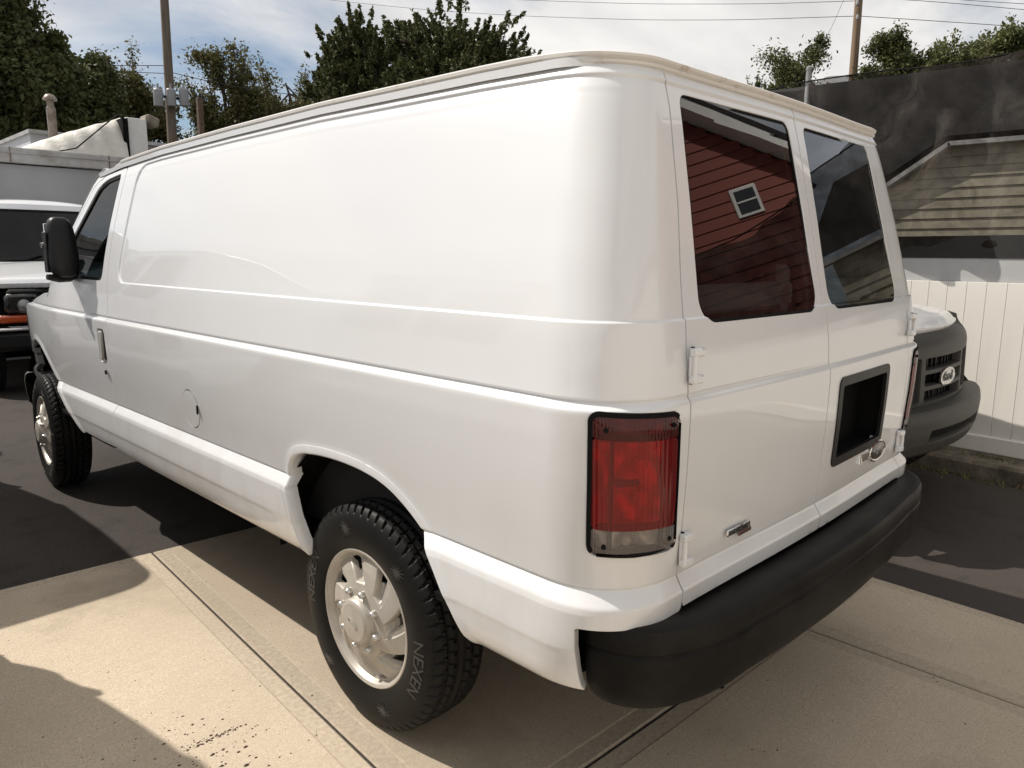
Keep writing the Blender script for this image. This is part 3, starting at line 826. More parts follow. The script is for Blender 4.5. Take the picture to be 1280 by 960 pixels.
    obj('badge_lettering', text_mesh('Ford', .075, .0015), M_BADGE, em, (0,4.1315,.823), (R(90),0,R(180)))
    # hood
    xg = np.linspace(-1.0, 1.0, 120); yg = np.linspace(2.9, 4.2, 90)
    XX, YY = np.meshgrid(xg, yg, indexing='ij')
    wy = np.interp(YY, [2.9,3.2,3.5,3.8,3.95,4.1], [.955,.945,.918,.880,.845,.78])
    yfx = 4.045-.125*(XX/.76)**2
    ed = np.minimum(wy-np.abs(XX), yfx-YY)
    zz = np.interp(YY, [2.9,3.05,3.4,3.8,4.2], [1.30,1.262,1.205,1.135,1.04]) + .055*(1-(XX/.95)**2) - .035*(1-np.clip(ed/.07,0,1))**2
    HP = np.stack([XX,YY,zz], -1); HN = grid_normals(HP)
    Surf().add(HP, np.minimum(ed, YY-3.0), HN, flange=[(.004,.004),(.006,.05)]).build('hood', M_PAINT, root)
    # windshield with pillars
    zg = np.linspace(1.23, 1.93, 60); tg = np.linspace(-1, 1, 90)
    ZZ, TT = np.meshgrid(zg, tg, indexing='ij')
    ww = Wz_(ZZ)-.004; AY = 2.545+(1.885-ZZ)*.80
    PX = TT*ww; PY = AY+.16*(1-TT**2)-.004
    WP = np.stack([PX,PY,ZZ+0*PX], -1); WN = grid_normals(WP)
    sg = 1.0 if WN[30,45,1] > 0 else -1.0
    WN = WN*sg
    d_ws = rrect(PX, ZZ, 0, 1.575, .855-(ZZ-1.575)*.24, .285, .05)
    Surf().add(WP, np.minimum(d_ws, 1.915-ZZ), WN, flange=[(.003,.003),(.004,.02)], flip=sg < 0).build('windshield_frame', M_PAINT, root)
    ws = Surf().add(WP, -d_ws+.004, WN, off=-.008, flip=sg < 0).build('windshield', G_WIND, root)
    Surf().add(WP, np.minimum(-d_ws+.002, d_ws+.025), WN, off=-.005, flip=sg < 0).build('seal', M_SEAL, ws)
    for s_ in (-.30,.42):
        MB().tube([(s_+.30,3.19,1.29),(s_,3.165,1.33),(s_-.25,3.12,1.36)], .010, 6).build('wiper', M_BLACKP, ws)
    # roof
    xg = np.linspace(-.9,.9,70); yg = np.linspace(-.9,2.75,130)
    XX, YY = np.meshgrid(xg, yg, indexing='ij')
    d = -rrect(XX, YY, 0, (2.66-.825)/2, .815, (2.66+.825)/2, .17)
    zz = 1.915+arch(YY)+.085*(1-(np.clip(np.abs(XX)/.815,0,1))**2.4)*sstep(-.02,.25,d) - .02*(YY>2.2)*(YY-2.2)
    RP = np.stack([XX,YY,zz], -1); RN = grid_normals(RP)
    Surf().add(RP, d, RN, flange=[(0,.02)]).build('roof', M_PAINT, root)
    # drip rail: runs along both sides and round the rear
    path = []
    j = int(np.argmin(np.abs(ZL-1.905)))
    idx = [i for i in range(len(SZN)) if SZN[i] >= 1 and SP[i,j,1] < 2.47]
    for i in idx[::3] + [idx[-1]]:
        path.append((SP[i,j], SN[i,j]))
    left = [(p, n) for p, n in path]; right = [(p*FLIP, n*FLIP) for p, n in path][::-1][1:]
    full = left + right
    prof = [(-.012,-.004),(.008,-.008),(.015,-.004),(.017,.003),(.010,.0065),(.013,.010),(.021,.015),(.022,.023),(.012,.029),(-.012,.028)]
    V = []; Fc = []
    k = len(prof)
    for q, (p, n) in enumerate(full):
        h = np.array([n[0], n[1], 0]); h /= np.linalg.norm(h)
        zc = 1.906 + arch(p[1])
        sc_ = 1.0 if p[1] > -.6 else 1.0
        e = min(1.0, (q+.3)/10, 1.0); rs = .72 if p[1] < -.78 else (1.0 if p[1] > -.55 else .72+.28*(p[1]+.78)/.23)
        e *= rs
        for (o_, dz) in prof:
            V.append((p[0]+h[0]*o_*e, p[1]+h[1]*o_*e, zc+dz*e))
    for q in range(len(full)-1):
        for a in range(k):
            b = (a+1) % k
            Fc.append([q*k+a, q*k+b, (q+1)*k+b, (q+1)*k+a][::-1])
    Fc.append(list(range(k))); Fc.append([(len(full)-1)*k+a for a in range(k)][::-1])
    mb = MB(); mb.add(V, Fc); mb.build('drip_rail', M_RAIL, root, True)
    # rear bumper: swept section
    plan = []
    def bumper_plan():
        pts = []
        for t in np.linspace(0, 1, 4)[:-1]: pts.append((-.938+.003*t, -.862-.03*t))
        c = (-.565, -.892)
        for ph in np.linspace(0, math.pi/2, 24)[:-1]: pts.append((c[0]-.370*math.cos(ph)**.88, c[1]-.205*math.sin(ph)**.88))
        for t in np.linspace(0, 1, 24)[:-1]:
            x = -.565*(1-t); pts.append((x, -1.097-.027*(1-(1-t)**2)))
        return pts
    hp = bumper_plan(); pl = hp + [(0,-1.124)] + [(-x, y) for x, y in hp[::-1]]
    sec = [(-.125,.650),(-.118,.662),(-.05,.669),(-.022,.672),(-.007,.667),(-.0005,.654),(.0,.616),(-.004,.611),(-.004,.607),(.0,.602),(-.001,.565),(-.004,.525),(-.008,.497),(-.017,.480),(-.035,.472),(-.12,.472)]
    V = []; Fc = []; ns = len(sec)
    for q in range(len(pl)):
        a = np.array(pl[max(q-1,0)]); b = np.array(pl[min(q+1,len(pl)-1)]); t = b-a; t /= np.linalg.norm(t)
        nrm = np.array([t[1], -t[0]])
        nrm = nrm if (nrm @ (np.array(pl[q])-np.array([0,.3]))) > 0 else -nrm
        e = min(1.0, .35+.65*math.sqrt(min(q, len(pl)-1-q)/4.0))
        for (o_, z_) in sec:
            zc = .585 + (z_-.585)*(.75+.25*e)
            V.append((pl[q][0]+nrm[0]*(o_ - (1-e)*.02), pl[q][1]+nrm[1]*(o_-(1-e)*.02), zc))
    for q in range(len(pl)-1):
        for a in range(ns-1):
            Fc.append([q*ns+a, q*ns+a+1, (q+1)*ns+a+1, (q+1)*ns+a])
        Fc.append([q*ns+ns-1, q*ns, (q+1)*ns, (q+1)*ns+ns-1])
    Fc.append(list(range(ns))[::-1]); Fc.append([(len(pl)-1)*ns+a for a in range(ns)])
    mb = MB(); mb.add(V, [f[::-1] for f in Fc]); bp_ = mb.build('rear_bumper', M_BUMPER, root, True)
    bm = bmesh.new(); bm.from_mesh(bp_.data); bmesh.ops.recalc_face_normals(bm, faces=bm.faces); bm.to_mesh(bp_.data); bm.free()
    for xx in (-.60,.16):
        MB().box((xx,-1.0,.455),(.012,.08,.06),bev=.004).build('bumper_bracket', M_DARK, root)
    MB().box((0,-.955,.63),(1.5,.05,.075)).build('step_gap', M_SEAL, root)
    # front bumper, grey plastic wrap-around with an air slot
    fp = []
    for t in np.linspace(0, 1, 20): fp.append((-.76*(1-t), 4.225-.125*((1-t)**2)))
    cor = []
    for t in np.linspace(0, 1, 12)[:-1]:
        p0, p1, p2, p3 = np.array((-.935,3.93)), np.array((-.935,4.03)), np.array((-.86,4.067)), np.array((-.76,4.10))
        b = (1-t)**3*p0+3*(1-t)**2*t*p1+3*(1-t)*t*t*p2+t**3*p3; cor.append(tuple(b))
    hp = cor+fp; pl = hp+[(-x,y) for x, y in hp[::-1][1:]]
    prof_f = [(-.10,.684),(-.014,.682),(-.002,.668),(.004,.630),(.0,.56),(-.010,.50),(-.03,.45),(-.06,.43),(-.10,.425)]
    nrow = 40
    sO = np.interp(np.linspace(0,1,nrow), np.linspace(0,1,len(prof_f)), [a for a,b in prof_f]); sZ = np.interp(np.linspace(0,1,nrow), np.linspace(0,1,len(prof_f)), [b for a,b in prof_f])
    pla = np.array(pl); dense = np.linspace(0, len(pl)-1, 220)
    pla = np.stack([np.interp(dense, np.arange(len(pl)), pla[:,0]), np.interp(dense, np.arange(len(pl)), pla[:,1])], -1)
    tn = np.gradient(pla, axis=0); tn /= np.linalg.norm(tn,axis=1,keepdims=True); nm = np.stack([-tn[:,1], tn[:,0]], -1)
    G = np.stack([pla[:,None,0]+nm[:,None,0]*sO[None,:], pla[:,None,1]+nm[:,None,1]*sO[None,:], np.repeat(sZ[None,:], len(pla), 0)], -1)
    GN = grid_normals(G); sg = 1.0 if GN[110,16,1] > 0 else -1.0; GN *= sg
    dslot = rrect(G[...,0], G[...,2], 0, .545, .40, .036, .012)
    fb = Surf().add(G, dslot, GN, flange=[(.002,.003),(.003,.04)], flip=sg < 0).build('front_bumper', M_GREYP, root)
    Surf().add(G, -dslot+.006, GN, off=-.04, flip=sg < 0).build('air_slot', M_SEAL, fb)
    # floor, wheel wells and running gear
    mb = MB().box((0,1.50,.535),(1.84,4.7,.02))
    for s_ in (-1,1): mb.box((s_*.45,1.55,.45),(.10,4.7,.11))
    mb.build('floor_pan', M_DARK, root)
    mb = MB().tube([(-.80,0,.376),(.80,0,.376)], .045, 12)
    mb.lathe([(.0,-.13),(.10,-.09),(.15,0),(.10,.09),(.0,.13)], 16, 'y', (.05,-.02,.376))
    mb.box((.35,.9,.42),(.22,.7,.14),bev=.05)
    mb.tube([(.35,.5,.42),(.42,-.3,.44),(.40,-1.0,.42)], .03, 8)
    mb.build('rear_axle', M_DARK, root)
    mb = MB().tube([(-.78,3.505,.376),(.78,3.505,.376)], .05, 10).box((0,3.3,.46),(.7,.5,.14))
    mb.build('front_axle', M_DARK, root)
    for s_ in (-1,1):
        for yc_, rad, pts in ((0,.50,REAR_ARCH),(3.505,.56,FRONT_ARCH)):
            wl = MB(); n_ = 18; V = []; Fc = []
            for q in range(n_+1):
                t = math.pi*q/n_
                for xx in (.60,(.955 if yc_ < 1 else .90)):
                    V.append((s_*xx, yc_+math.cos(t)*rad, .46+math.sin(t)*.455))
            for q in range(n_): Fc.append([q*2,q*2+1,q*2+3,q*2+2])
            Fc.append([2*q for q in range(n_+1)])
            wl.add(V, Fc); wl.build('wheel_well', M_DARK, root, True)
    mb = MB(); V = [(x,y,z) for x in (-.74,.74) for y in (-.86,1.60) for z in (.56,1.87)]
    V = [(v[0]*(.84 if v[2] > 1 else 1.16), v[1] + (.07 if (v[1] < 0 and v[2] > 1) else 0), v[2]) for v in V]
    mb.add(V, [[0,1,3,2],[4,6,7,5],[0,2,6,4],[1,5,7,3],[2,3,7,6]]); mb.build('cargo_shade_box', M_INT, root)  # dark box added to paint the cargo space as shaded
    # interior: dark screen, seats, dash and wheel seen through the cab glass
    MB().box((0,1.62,1.22),(1.62,.02,1.2)).build('shade_screen', M_INT, root)  # added behind the seats to darken the cab
    for s_ in (-1,1):
        MB().box((s_*.44,2.15,.86),(.52,.50,.16),bev=.06).box((s_*.44,1.90,1.20),(.50,.16,.66),rot=Euler((R(-12),0,0)),bev=.06).box((s_*.44,1.84,1.60),(.28,.10,.20),bev=.045).build('seat', M_INT, root, True)
    MB().box((0,2.82,1.12),(1.6,.34,.26),bev=.06).build('dashboard', M_INT, root, True)
    ring = [( -.44+.19*math.cos(t), 2.56+.07*math.sin(t), 1.24+.18*math.sin(t)) for t in np.linspace(0,2*math.pi,28)]
    MB().tube(ring, .014, 8, caps=False).tube([(-.44,2.56,1.24),(-.44,2.75,1.16)], .03, 8).build('steering_wheel', M_INT, root, True)
    # door mirrors
    for s_ in (-1,1):
        nu, nv_ = 40, 24; V = []; Fc = []
        for a in range(nv_+1):
            f = -math.pi/2+math.pi*a/nv_
            for b in range(nu):
                t = 2*math.pi*b/nu
                def se(v, e): return math.copysign(abs(v)**e, v)
                x = .068*se(math.cos(f),.55)*se(math.cos(t),.62); y = .048*se(math.cos(f),.55)*se(math.sin(t),.75); z = .150*se(math.sin(f),.62)
                x *= 1-.10*(z/.15)
                V.append((s_*1.035+x, 2.46+y+.02*(z/.15), 1.505+z))
        for a in range(nv_):
            for b in range(nu):
                Fc.append([a*nu+b, a*nu+(b+1)%nu, (a+1)*nu+(b+1)%nu, (a+1)*nu+b])
        mb = MB(); mb.add(V, Fc)
        mir = mb.build('door_mirror', M_BLACKP, root, True)
        MB().box((s_*1.035,2.535,1.50),(.110,.008,.245),bev=.003).build('mirror_glass', M_MIRROR, mir, True)
        MB().tube([(s_*.950,2.62,1.375),(s_*1.00,2.52,1.352),(s_*1.06,2.46,1.350),(s_*1.115,2.45,1.358)], [.030,.024,.022,.014], 10).box((s_*.955,2.66,1.40),(.03,.16,.11),bev=.013).build('mirror_arm', M_BLACKP, mir, True)
        MB().box((s_*1.106,2.47,1.48),(.008,.060,.20),bev=.004).build('mirror_shell', M_BLACKP, mir, True)
        MB().lathe([(.0,-.01),(.012,-.008),(.012,.008),(.0,.012)], 10, 'x', (s_*1.112,2.49,1.515)).build('mirror_lamp', M_CHROME, mir, True)
    # fuel door on the left flank
    d_fuel = np.where(NZ == 1, np.hypot(SP[...,1]-1.125, SZ-.865)-.078, 9.0)
    fr_ = Surf().add(SP, .011-np.abs(d_fuel), SN, off=-.0034)
    fd = Surf().add(SP, -d_fuel-.0018, SN, off=.0005, flange=[(-.001,.002),(-.001,.02)]).build('fuel_door', M_PAINT, root)
    fr_.build('fuel_door_gap', M_SEAL, fd)
    MB().box((-.9885,1.052,.872),(.006,.010,.036),bev=.002).build('finger_notch', M_SEAL, fd)
    # ---- wheels
    wheel0 = make_wheel(root)
    wheel0.location = (-.852,0,.361)
    for (x, y, rz) in ((-.856,3.505,0),(.852,0,math.pi),(.856,3.505,math.pi)):
        w = copy_tree(wheel0, root); w.location = (x,y,.361); w.rotation_euler = (0,0,rz)
        if y > 1: w.rotation_euler = (R(40),0,rz+R(-4))
    return root
# ------------------------------------------------------------------ ground
def ground_mat(name, c1, c2, c3, big, fine, bump, speck=None, rough=.9, spec=.3):
    mt = bpy.data.materials.new(name); t, b = nodes_of(mt)
    b.inputs['Roughness'].default_value = rough; b.inputs['Specular IOR Level'].default_value = spec
    tcn = t.nodes.new('ShaderNodeTexCoord'); v = tcn.outputs['Object']
    def noise(s, d=6, r_=.6):
        n = t.nodes.new('ShaderNodeTexNoise'); n.inputs['Scale'].default_value = s; n.inputs['Detail'].default_value = d; n.inputs['Roughness'].default_value = r_
        t.links.new(v, n.inputs['Vector']); return n.outputs['Fac']
    def ramp(f, p0, p1, a, bb):
        r_ = t.nodes.new('ShaderNodeValToRGB'); r_.color_ramp.elements[0].position = p0; r_.color_ramp.elements[1].position = p1
        r_.color_ramp.elements[0].color = (*a, 1); r_.color_ramp.elements[1].color = (*bb, 1); t.links.new(f, r_.inputs[0]); return r_.outputs[0]
    def mixc(fac, a, bb):
        mx = t.nodes.new('ShaderNodeMix'); mx.data_type = 'RGBA'
        if isinstance(fac, float): mx.inputs['Factor'].default_value = fac
        else: t.links.new(fac, mx.inputs['Factor'])
        for s_, x in (('A', a), ('B', bb)):
            if isinstance(x, tuple): mx.inputs[s_].default_value = (*x, 1)
            else: t.links.new(x, mx.inputs[s_])
        return mx.outputs['Result']
    base = ramp(noise(big), .36, .64, c2, c1)
    fac = ramp(noise(fine, 4, .7), .40, .62, (1,1,1), (0,0,0))
    colr = mixc(fac, base, c3)
    colr = mixc(ramp(noise(big*5.3, 5, .6), .30, .46, (.55,.55,.55), (0,0,0)), colr, c2)
    if speck:
        mpb = t.nodes.new('ShaderNodeMapping'); mpb.inputs['Scale'].default_value = (1.2,26,1); mpb.inputs['Rotation'].default_value = (0,0,R(-3)); t.links.new(v, mpb.inputs[0])
        nb_ = t.nodes.new('ShaderNodeTexNoise'); nb_.inputs['Scale'].default_value = 3; nb_.inputs['Detail'].default_value = 6; t.links.new(mpb.outputs[0], nb_.inputs['Vector'])
        colr = mixc(ramp(nb_.outputs['Fac'], .36, .56, (.30,.30,.30), (0,0,0)), colr, c2)
        colr = mixc(ramp(noise(.9, 8, .68), .34, .47, (.62,.62,.62), (0,0,0)), colr, tuple(x*.62 for x in c2))
        vo = t.nodes.new('ShaderNodeTexVoronoi'); vo.inputs['Scale'].default_value = 34; vo.inputs['Randomness'].default_value = 1
        t.links.new(v, vo.inputs['Vector'])
        colr = mixc(ramp(vo.outputs['Distance'], .045, .075, (1,1,1), (0,0,0)), colr, speck)
    oi = t.nodes.new('ShaderNodeObjectInfo'); mrr = t.nodes.new('ShaderNodeMapRange'); mrr.inputs['To Min'].default_value = .84; mrr.inputs['To Max'].default_value = 1.06
    t.links.new(oi.outputs['Random'], mrr.inputs['Value']); hs = t.nodes.new('ShaderNodeHueSaturation'); t.links.new(mrr.outputs[0], hs.inputs['Value']); t.links.new(colr, hs.inputs['Color']); colr = hs.outputs[0]
    t.links.new(colr, b.inputs['Base Color'])
    bp = t.nodes.new('ShaderNodeBump'); bp.inputs['Strength'].default_value = bump; bp.inputs['Distance'].default_value = .004
    ad = t.nodes.new('ShaderNodeMath'); ad.operation = 'ADD'; t.links.new(noise(fine*.8, 4, .75), ad.inputs[0]); t.links.new(noise(fine*3, 2, .6), ad.inputs[1])
    t.links.new(ad.outputs[0], bp.inputs['Height']); t.links.new(bp.outputs[0], b.inputs['Normal'])
    MATS[name] = mt
    return mt
M_ASPH = ground_mat('asphalt', (.050,.041,.036), (.026,.022,.020), (.070,.060,.053), .7, 220, .5, rough=.85, spec=.22)
M_CONC = ground_mat('concrete', (.70,.60,.475), (.48,.40,.305), (.43,.355,.262), .55, 260, .35, speck=(.16,.13,.10))
M_CONC_EDGE = ground_mat('concrete_edge', (.55,.47,.365), (.46,.39,.30), (.40,.335,.255), 1.3, 60, .12)
me = mesh_np('asphalt_ground', np.array([(-900,-900,-.006),(900,-900,-.006),(900,900,-.006),(-900,900,-.006)]), F4=np.array([[0,1,2,3]]), smooth=False)
tag(obj('asphalt_ground', me, M_ASPH), kind='structure')
pad = empty('concrete_pavement'); tag(pad, kind='structure')
COLX = [((-11.5,2.55),(-12.1,-6)), ((-9.7,2.45),(-10.3,-6)), ((-7.95,2.35),(-8.5,-6)), ((-6.2,2.25),(-6.7,-6)), ((-4.45,2.14),(-4.9,-6)), ((-2.66,2.03),(-3.1,-6)), ((-.903,1.927),(-1.45,-6)), ((.70,1.845),(.60,-6)), ((1.50,1.80),(1.12,-6))]
def line_pt(L, y):
    (x0,y0),(x1,y1) = L; t = (y-y0)/(y1-y0); return x0+(x1-x0)*t
ROWY = [lambda x: 1.885-.05*x, lambda x: -.647-.036*x, lambda x: -3.35-.036*x, lambda x: -6.0-.036*x] + [(lambda k: (lambda x: -6.0-2.65*k-.036*x))(k) for k in range(1,3)]  # last rows are unseen, added so sunlit paving bounces light onto the van
def isect(L, rowf):
    x = L[0][0]
    for _ in range(8): x = line_pt(L, rowf(x))
    return Vector((x, rowf(x), 0))
def inset(poly, d):
    out = []
    for i in range(len(poly)):
        a, b, c = poly[i-1], poly[i], poly[(i+1) % len(poly)]
        e1 = (b-a).normalized(); e2 = (c-b).normalized()
        n1 = Vector((-e1.y, e1.x, 0)); n2 = Vector((-e2.y, e2.x, 0))
        k = (n1+n2); k = k/ (1+n1.dot(n2))
        out.append(b + k*d)
    return out
for r_ in range(len(ROWY)-1):
    for c in range(len(COLX)-1):
        q = [isect(COLX[c],ROWY[r_+1]), isect(COLX[c+1],ROWY[r_+1]), isect(COLX[c+1],ROWY[r_]), isect(COLX[c],ROWY[r_])]
        rings = [[v+Vector((0,0,-.05)) for v in inset(q,.0045)], [v+Vector((0,0,-.005)) for v in inset(q,.0045)], inset(q,.0105), inset(q,.068), [v+Vector((0,0,.0022)) for v in inset(q,.0745)]]
        V = [v for g in rings for v in g]; F = []
        for k in range(len(rings)-1):
            for a in range(4): F.append([k*4+a, k*4+(a+1)%4, (k+1)*4+(a+1)%4, (k+1)*4+a])
        F.append([16,17,18,19])
        me = mesh_np('slab', np.array([tuple(v) for v in V]), polys=F, smooth=False)
        me.materials.append(M_CONC_EDGE); me.materials.append(M_CONC)
        me.polygons[len(F)-1].material_index = 1
        obj('concrete_slab', me, None, pad)
# dirt and leaf crumbs lying on the pavement
rng = random.Random(4)
mb = MB()
def crumb(x, y, s, z0=.002):
    n = 5; a0 = rng.random()*6; V = []; 
    for k in range(n):
        t = a0+2*math.pi*k/n; rr_ = s*(.6+.7*rng.random()); V.append((x+rr_*math.cos(t), y+rr_*math.sin(t)*.8, z0))
    V.append((x, y, z0+s*.55)); mb.add(V, [[k,(k+1)%n,n] for k in range(n)])
for k in range(200):
    px = 255+rng.gauss(0,55); py = 930+rng.gauss(0,26)
    p = at_z(px, py); crumb(p.x, p.y, abs(rng.gauss(0,.0030))+.0008)
for k in range(70):
    t = k/70; px = 232+70*t+rng.gauss(0,2.0); py = 938-30*t+rng.gauss(0,1.8)
    p = at_z(px, py); crumb(p.x, p.y, .0025+.003*rng.random())
for k in range(150):
    p = at_z(rng.uniform(0,430), rng.uniform(700,955)); crumb(p.x, p.y, abs(rng.gauss(0,.0016))+.0008)
for k in range(110):
    p = at_z(rng.uniform(760,1279), rng.uniform(760,955)); crumb(p.x, p.y, abs(rng.gauss(0,.0016))+.0008)
tag(mb.build('dirt_crumbs', mat('dirt', (.075,.048,.032), .95, var=.4, vscale=200)), 'dark crumbs of dirt and leaf scattered on the concrete', 'dirt', kind='stuff')

# ------------------------------------------------------------------ white board fence, net and kerb on the right
FX = 3.86
M_FLASH0 = mat('roof_edge', (.45,.45,.44), .6, var=.1)
FROT = R(-6); FX = 3.893
fence = empty('board_fence', (FX,0,0), FROT); tag(fence, 'white vertical board fence with baseboard and dark net above it', 'fence')
M_VINYL = mat('white_vinyl', (.76,.735,.68), .5, var=.10, vscale=3, bump=.1, bscale=20, dist=.002, stretch=(1,1,.15))
mb = MB().box((0,0,0),(.018,.1232,1.10),bev=.002); bmesh_board = mesh_np('fence_board', np.array([tuple(v) for v in mb.V]), polys=mb.F, smooth=False)
for k in range(-52, 74):
    o = obj('fence_board', bmesh_board, M_VINYL, fence, (0, k*.125+.02, .76)); pass
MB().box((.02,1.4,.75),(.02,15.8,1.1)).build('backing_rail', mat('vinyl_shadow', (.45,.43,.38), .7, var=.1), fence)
MB().box((-.016,1.4,.185),(.03,15.8,.12),bev=.008).build('baseboard', M_VINYL, fence)
MB().box((.022,1.4,1.388),(.012,15.8,.175),bev=.004).build('top_band', mat('grey_band', (.42,.42,.42), .6, var=.12, vscale=4), fence)
kerb = MB().box((-.10,1.4,.035),(.30,16.0,.14),bev=.02).build('kerb', mat('old_kerb', (.20,.17,.13), .95, col2=(.07,.06,.045), vscale=9, bump=.8, bscale=40), loc=(FX,0,0), rot=(0,0,FROT)); tag(kerb, kind='structure')
# moss and grass along the fence foot
V = []; F = []
for k in range(2600):
    y = rng.uniform(-3.5,5.5); clump = math.sin(y*7)+math.sin(y*17+1)
    if rng.random() > .35+.4*clump: continue
    x = -.035-abs(rng.gauss(0,.05)); h = rng.uniform(.012,.05); a = rng.random()*6.28; w = .004
    lx, ly = rng.gauss(0,.02), rng.gauss(0,.02); b = len(V)
    V += [(x-w*math.cos(a),y-w*math.sin(a),.103),(x+w*math.cos(a),y+w*math.sin(a),.103),(x+lx,y+ly,.103+h)]; F.append([b,b+1,b+2])
for k in range(900):
    y = rng.uniform(-3.5,5.5); x = -.28-abs(rng.gauss(0,.05)); h = rng.uniform(.01,.045); a = rng.random()*6.28; w = .005; b = len(V)
    V += [(x-w*math.cos(a),y-w*math.sin(a),-.004),(x+w*math.cos(a),y+w*math.sin(a),-.004),(x+rng.gauss(0,.02),y+rng.gauss(0,.02),h)]; F.append([b,b+1,b+2])
tag(obj('grass_tufts', mesh_np('grass', np.array(V), F3=np.array(F), smooth=False), mat('moss', (.12,.15,.035), .9, col2=(.16,.11,.05), vscale=6), loc=(FX,0,0), rot=(0,0,FROT)), 'thin moss and grass along the foot of the fence', 'grass', kind='stuff')
# dark shade net hung from poles
net_mt = bpy.data.materials.new('shade_net'); net_mt.use_nodes = True; t = net_mt.node_tree; t.nodes.clear()
o_ = t.nodes.new('ShaderNodeOutputMaterial'); mx = t.nodes.new('ShaderNodeMixShader'); tr = t.nodes.new('ShaderNodeBsdfTransparent'); df = t.nodes.new('ShaderNodeBsdfDiffuse'); df.inputs[0].default_value = (.034,.029,.025,1)
n_ = t.nodes.new('ShaderNodeTexNoise'); n_.inputs['Scale'].default_value = 4.0; n_.inputs['Detail'].default_value = 9; n_.inputs['Roughness'].default_value = .65; n_.inputs['Distortion'].default_value = 1.2; tc_ = t.nodes.new('ShaderNodeTexCoord'); t.links.new(tc_.outputs['Object'], n_.inputs['Vector'])
mr = t.nodes.new('ShaderNodeMapRange'); mr.inputs['From Min'].default_value = .36; mr.inputs['From Max'].default_value = .66; mr.inputs['To Min'].default_value = .84; mr.inputs['To Max'].default_value = .66
t.links.new(n_.outputs['Fac'], mr.inputs['Value'])
n2_ = t.nodes.new('ShaderNodeTexNoise'); n2_.inputs['Scale'].default_value = 7; n2_.inputs['Detail'].default_value = 8; n2_.inputs['Roughness'].default_value = .7; t.links.new(tc_.outputs['Object'], n2_.inputs['Vector'])
r2_ = t.nodes.new('ShaderNodeValToRGB'); r2_.color_ramp.elements[0].position = .42; r2_.color_ramp.elements[1].position = .72; r2_.color_ramp.elements[0].color = (.020,.017,.015,1); r2_.color_ramp.elements[1].color = (.060,.053,.047,1); t.links.new(n2_.outputs['Fac'], r2_.inputs[0]); t.links.new(r2_.outputs[0], df.inputs[0]); t.links.new(mr.outputs[0], mx.inputs[0]); t.links.new(tr.outputs[0], mx.inputs[1]); t.links.new(df.outputs[0], mx.inputs[2]); t.links.new(mx.outputs[0], o_.inputs[0])
ny, nz = 420, 46
YY, TT = np.meshgrid(np.linspace(-6.4,9.3,ny), np.linspace(0,1,nz), indexing='ij')
post_y = np.arange(-6.3, 9.4, 2.41)
pd = np.min(np.abs(YY[...,None]-post_y[None,None,:]), -1)
ztop = 2.86-.075*(pd/1.2)**1.0*(1-.4*np.abs(np.sin(YY*3.1)))-.012*np.abs(np.sin(YY*9))-.05*np.clip(-YY,0,3)
ZZ = 1.475+(ztop-1.475)*TT
fold = .060*np.sin(YY*2.3+ZZ*2.6+.8*np.sin(ZZ*3+YY))*TT+.035*np.sin(YY*5.1-ZZ*3.7+1.2*np.sin(YY*1.7))*(.4+TT*.6)+.020*np.sin(YY*8.5-ZZ*5.0+1)*(.3+TT)+.010*np.sin(YY*21+ZZ*9)+.012*np.sin(ZZ*14+YY*4)
diag = .05*np.exp(-((YY-.93)-(2.86-ZZ)*.55)**2/.004)+.05*np.exp(-((YY-.93)+(2.86-ZZ)*.8)**2/.006)
rgn = np.random.default_rng(8); cr_ = np.zeros_like(YY)
for _k in range(26):
    a_ = rgn.uniform(0,2*math.pi); fq = rgn.uniform(4,22); cr_ += (.26/fq)*np.sin((YY*math.cos(a_)+ZZ*math.sin(a_))*fq+rgn.uniform(0,6))
XX = 0.02+(fold*.9-diag+cr_)*sstep(0,.22,TT)
P = np.stack([XX,YY,ZZ], -1).reshape(-1,3); I = np.arange(ny-1)[:,None]; J = np.arange(nz-1)[None,:]
Q = np.stack([I*nz+J,(I+1)*nz+J,(I+1)*nz+J+1,I*nz+J+1],-1).reshape(-1,4)
net = empty('shade_net', (FX,0,0), FROT); tag(net, 'black see-through shade net hung on steel poles above the white fence', 'net')
obj('netting', mesh_np('netting', P, F4=Q), net_mt, net)
MB().box((.012,1.45,1.552),(.006,15.7,.155)).build('bottom_hem', mat('net_hem', (.020,.019,.018), .8, var=.3, vscale=6), net)
for y in post_y:
    MB().tube([(.05,y,0),(.05,y,2.97)], .022, 10).lathe([(.026,2.955),(.026,2.975),(.012,2.99),(.0,2.995)], 10, 'z', (.05,y,0)).build('pole', mat('galvanised', (.30,.30,.30), .5, metal=.6, var=.2), net, True)
top = [(.02, y, 2.868-.075*min(abs(y-p) for p in post_y)/1.2*(1-.4*abs(math.sin(y*3.1)))-.05*min(max(-y,0),3)) for y in np.linspace(-6.3,9.2,120)]
MB().tube(top, .006, 6).build('top_rope', M_SEAL, net)

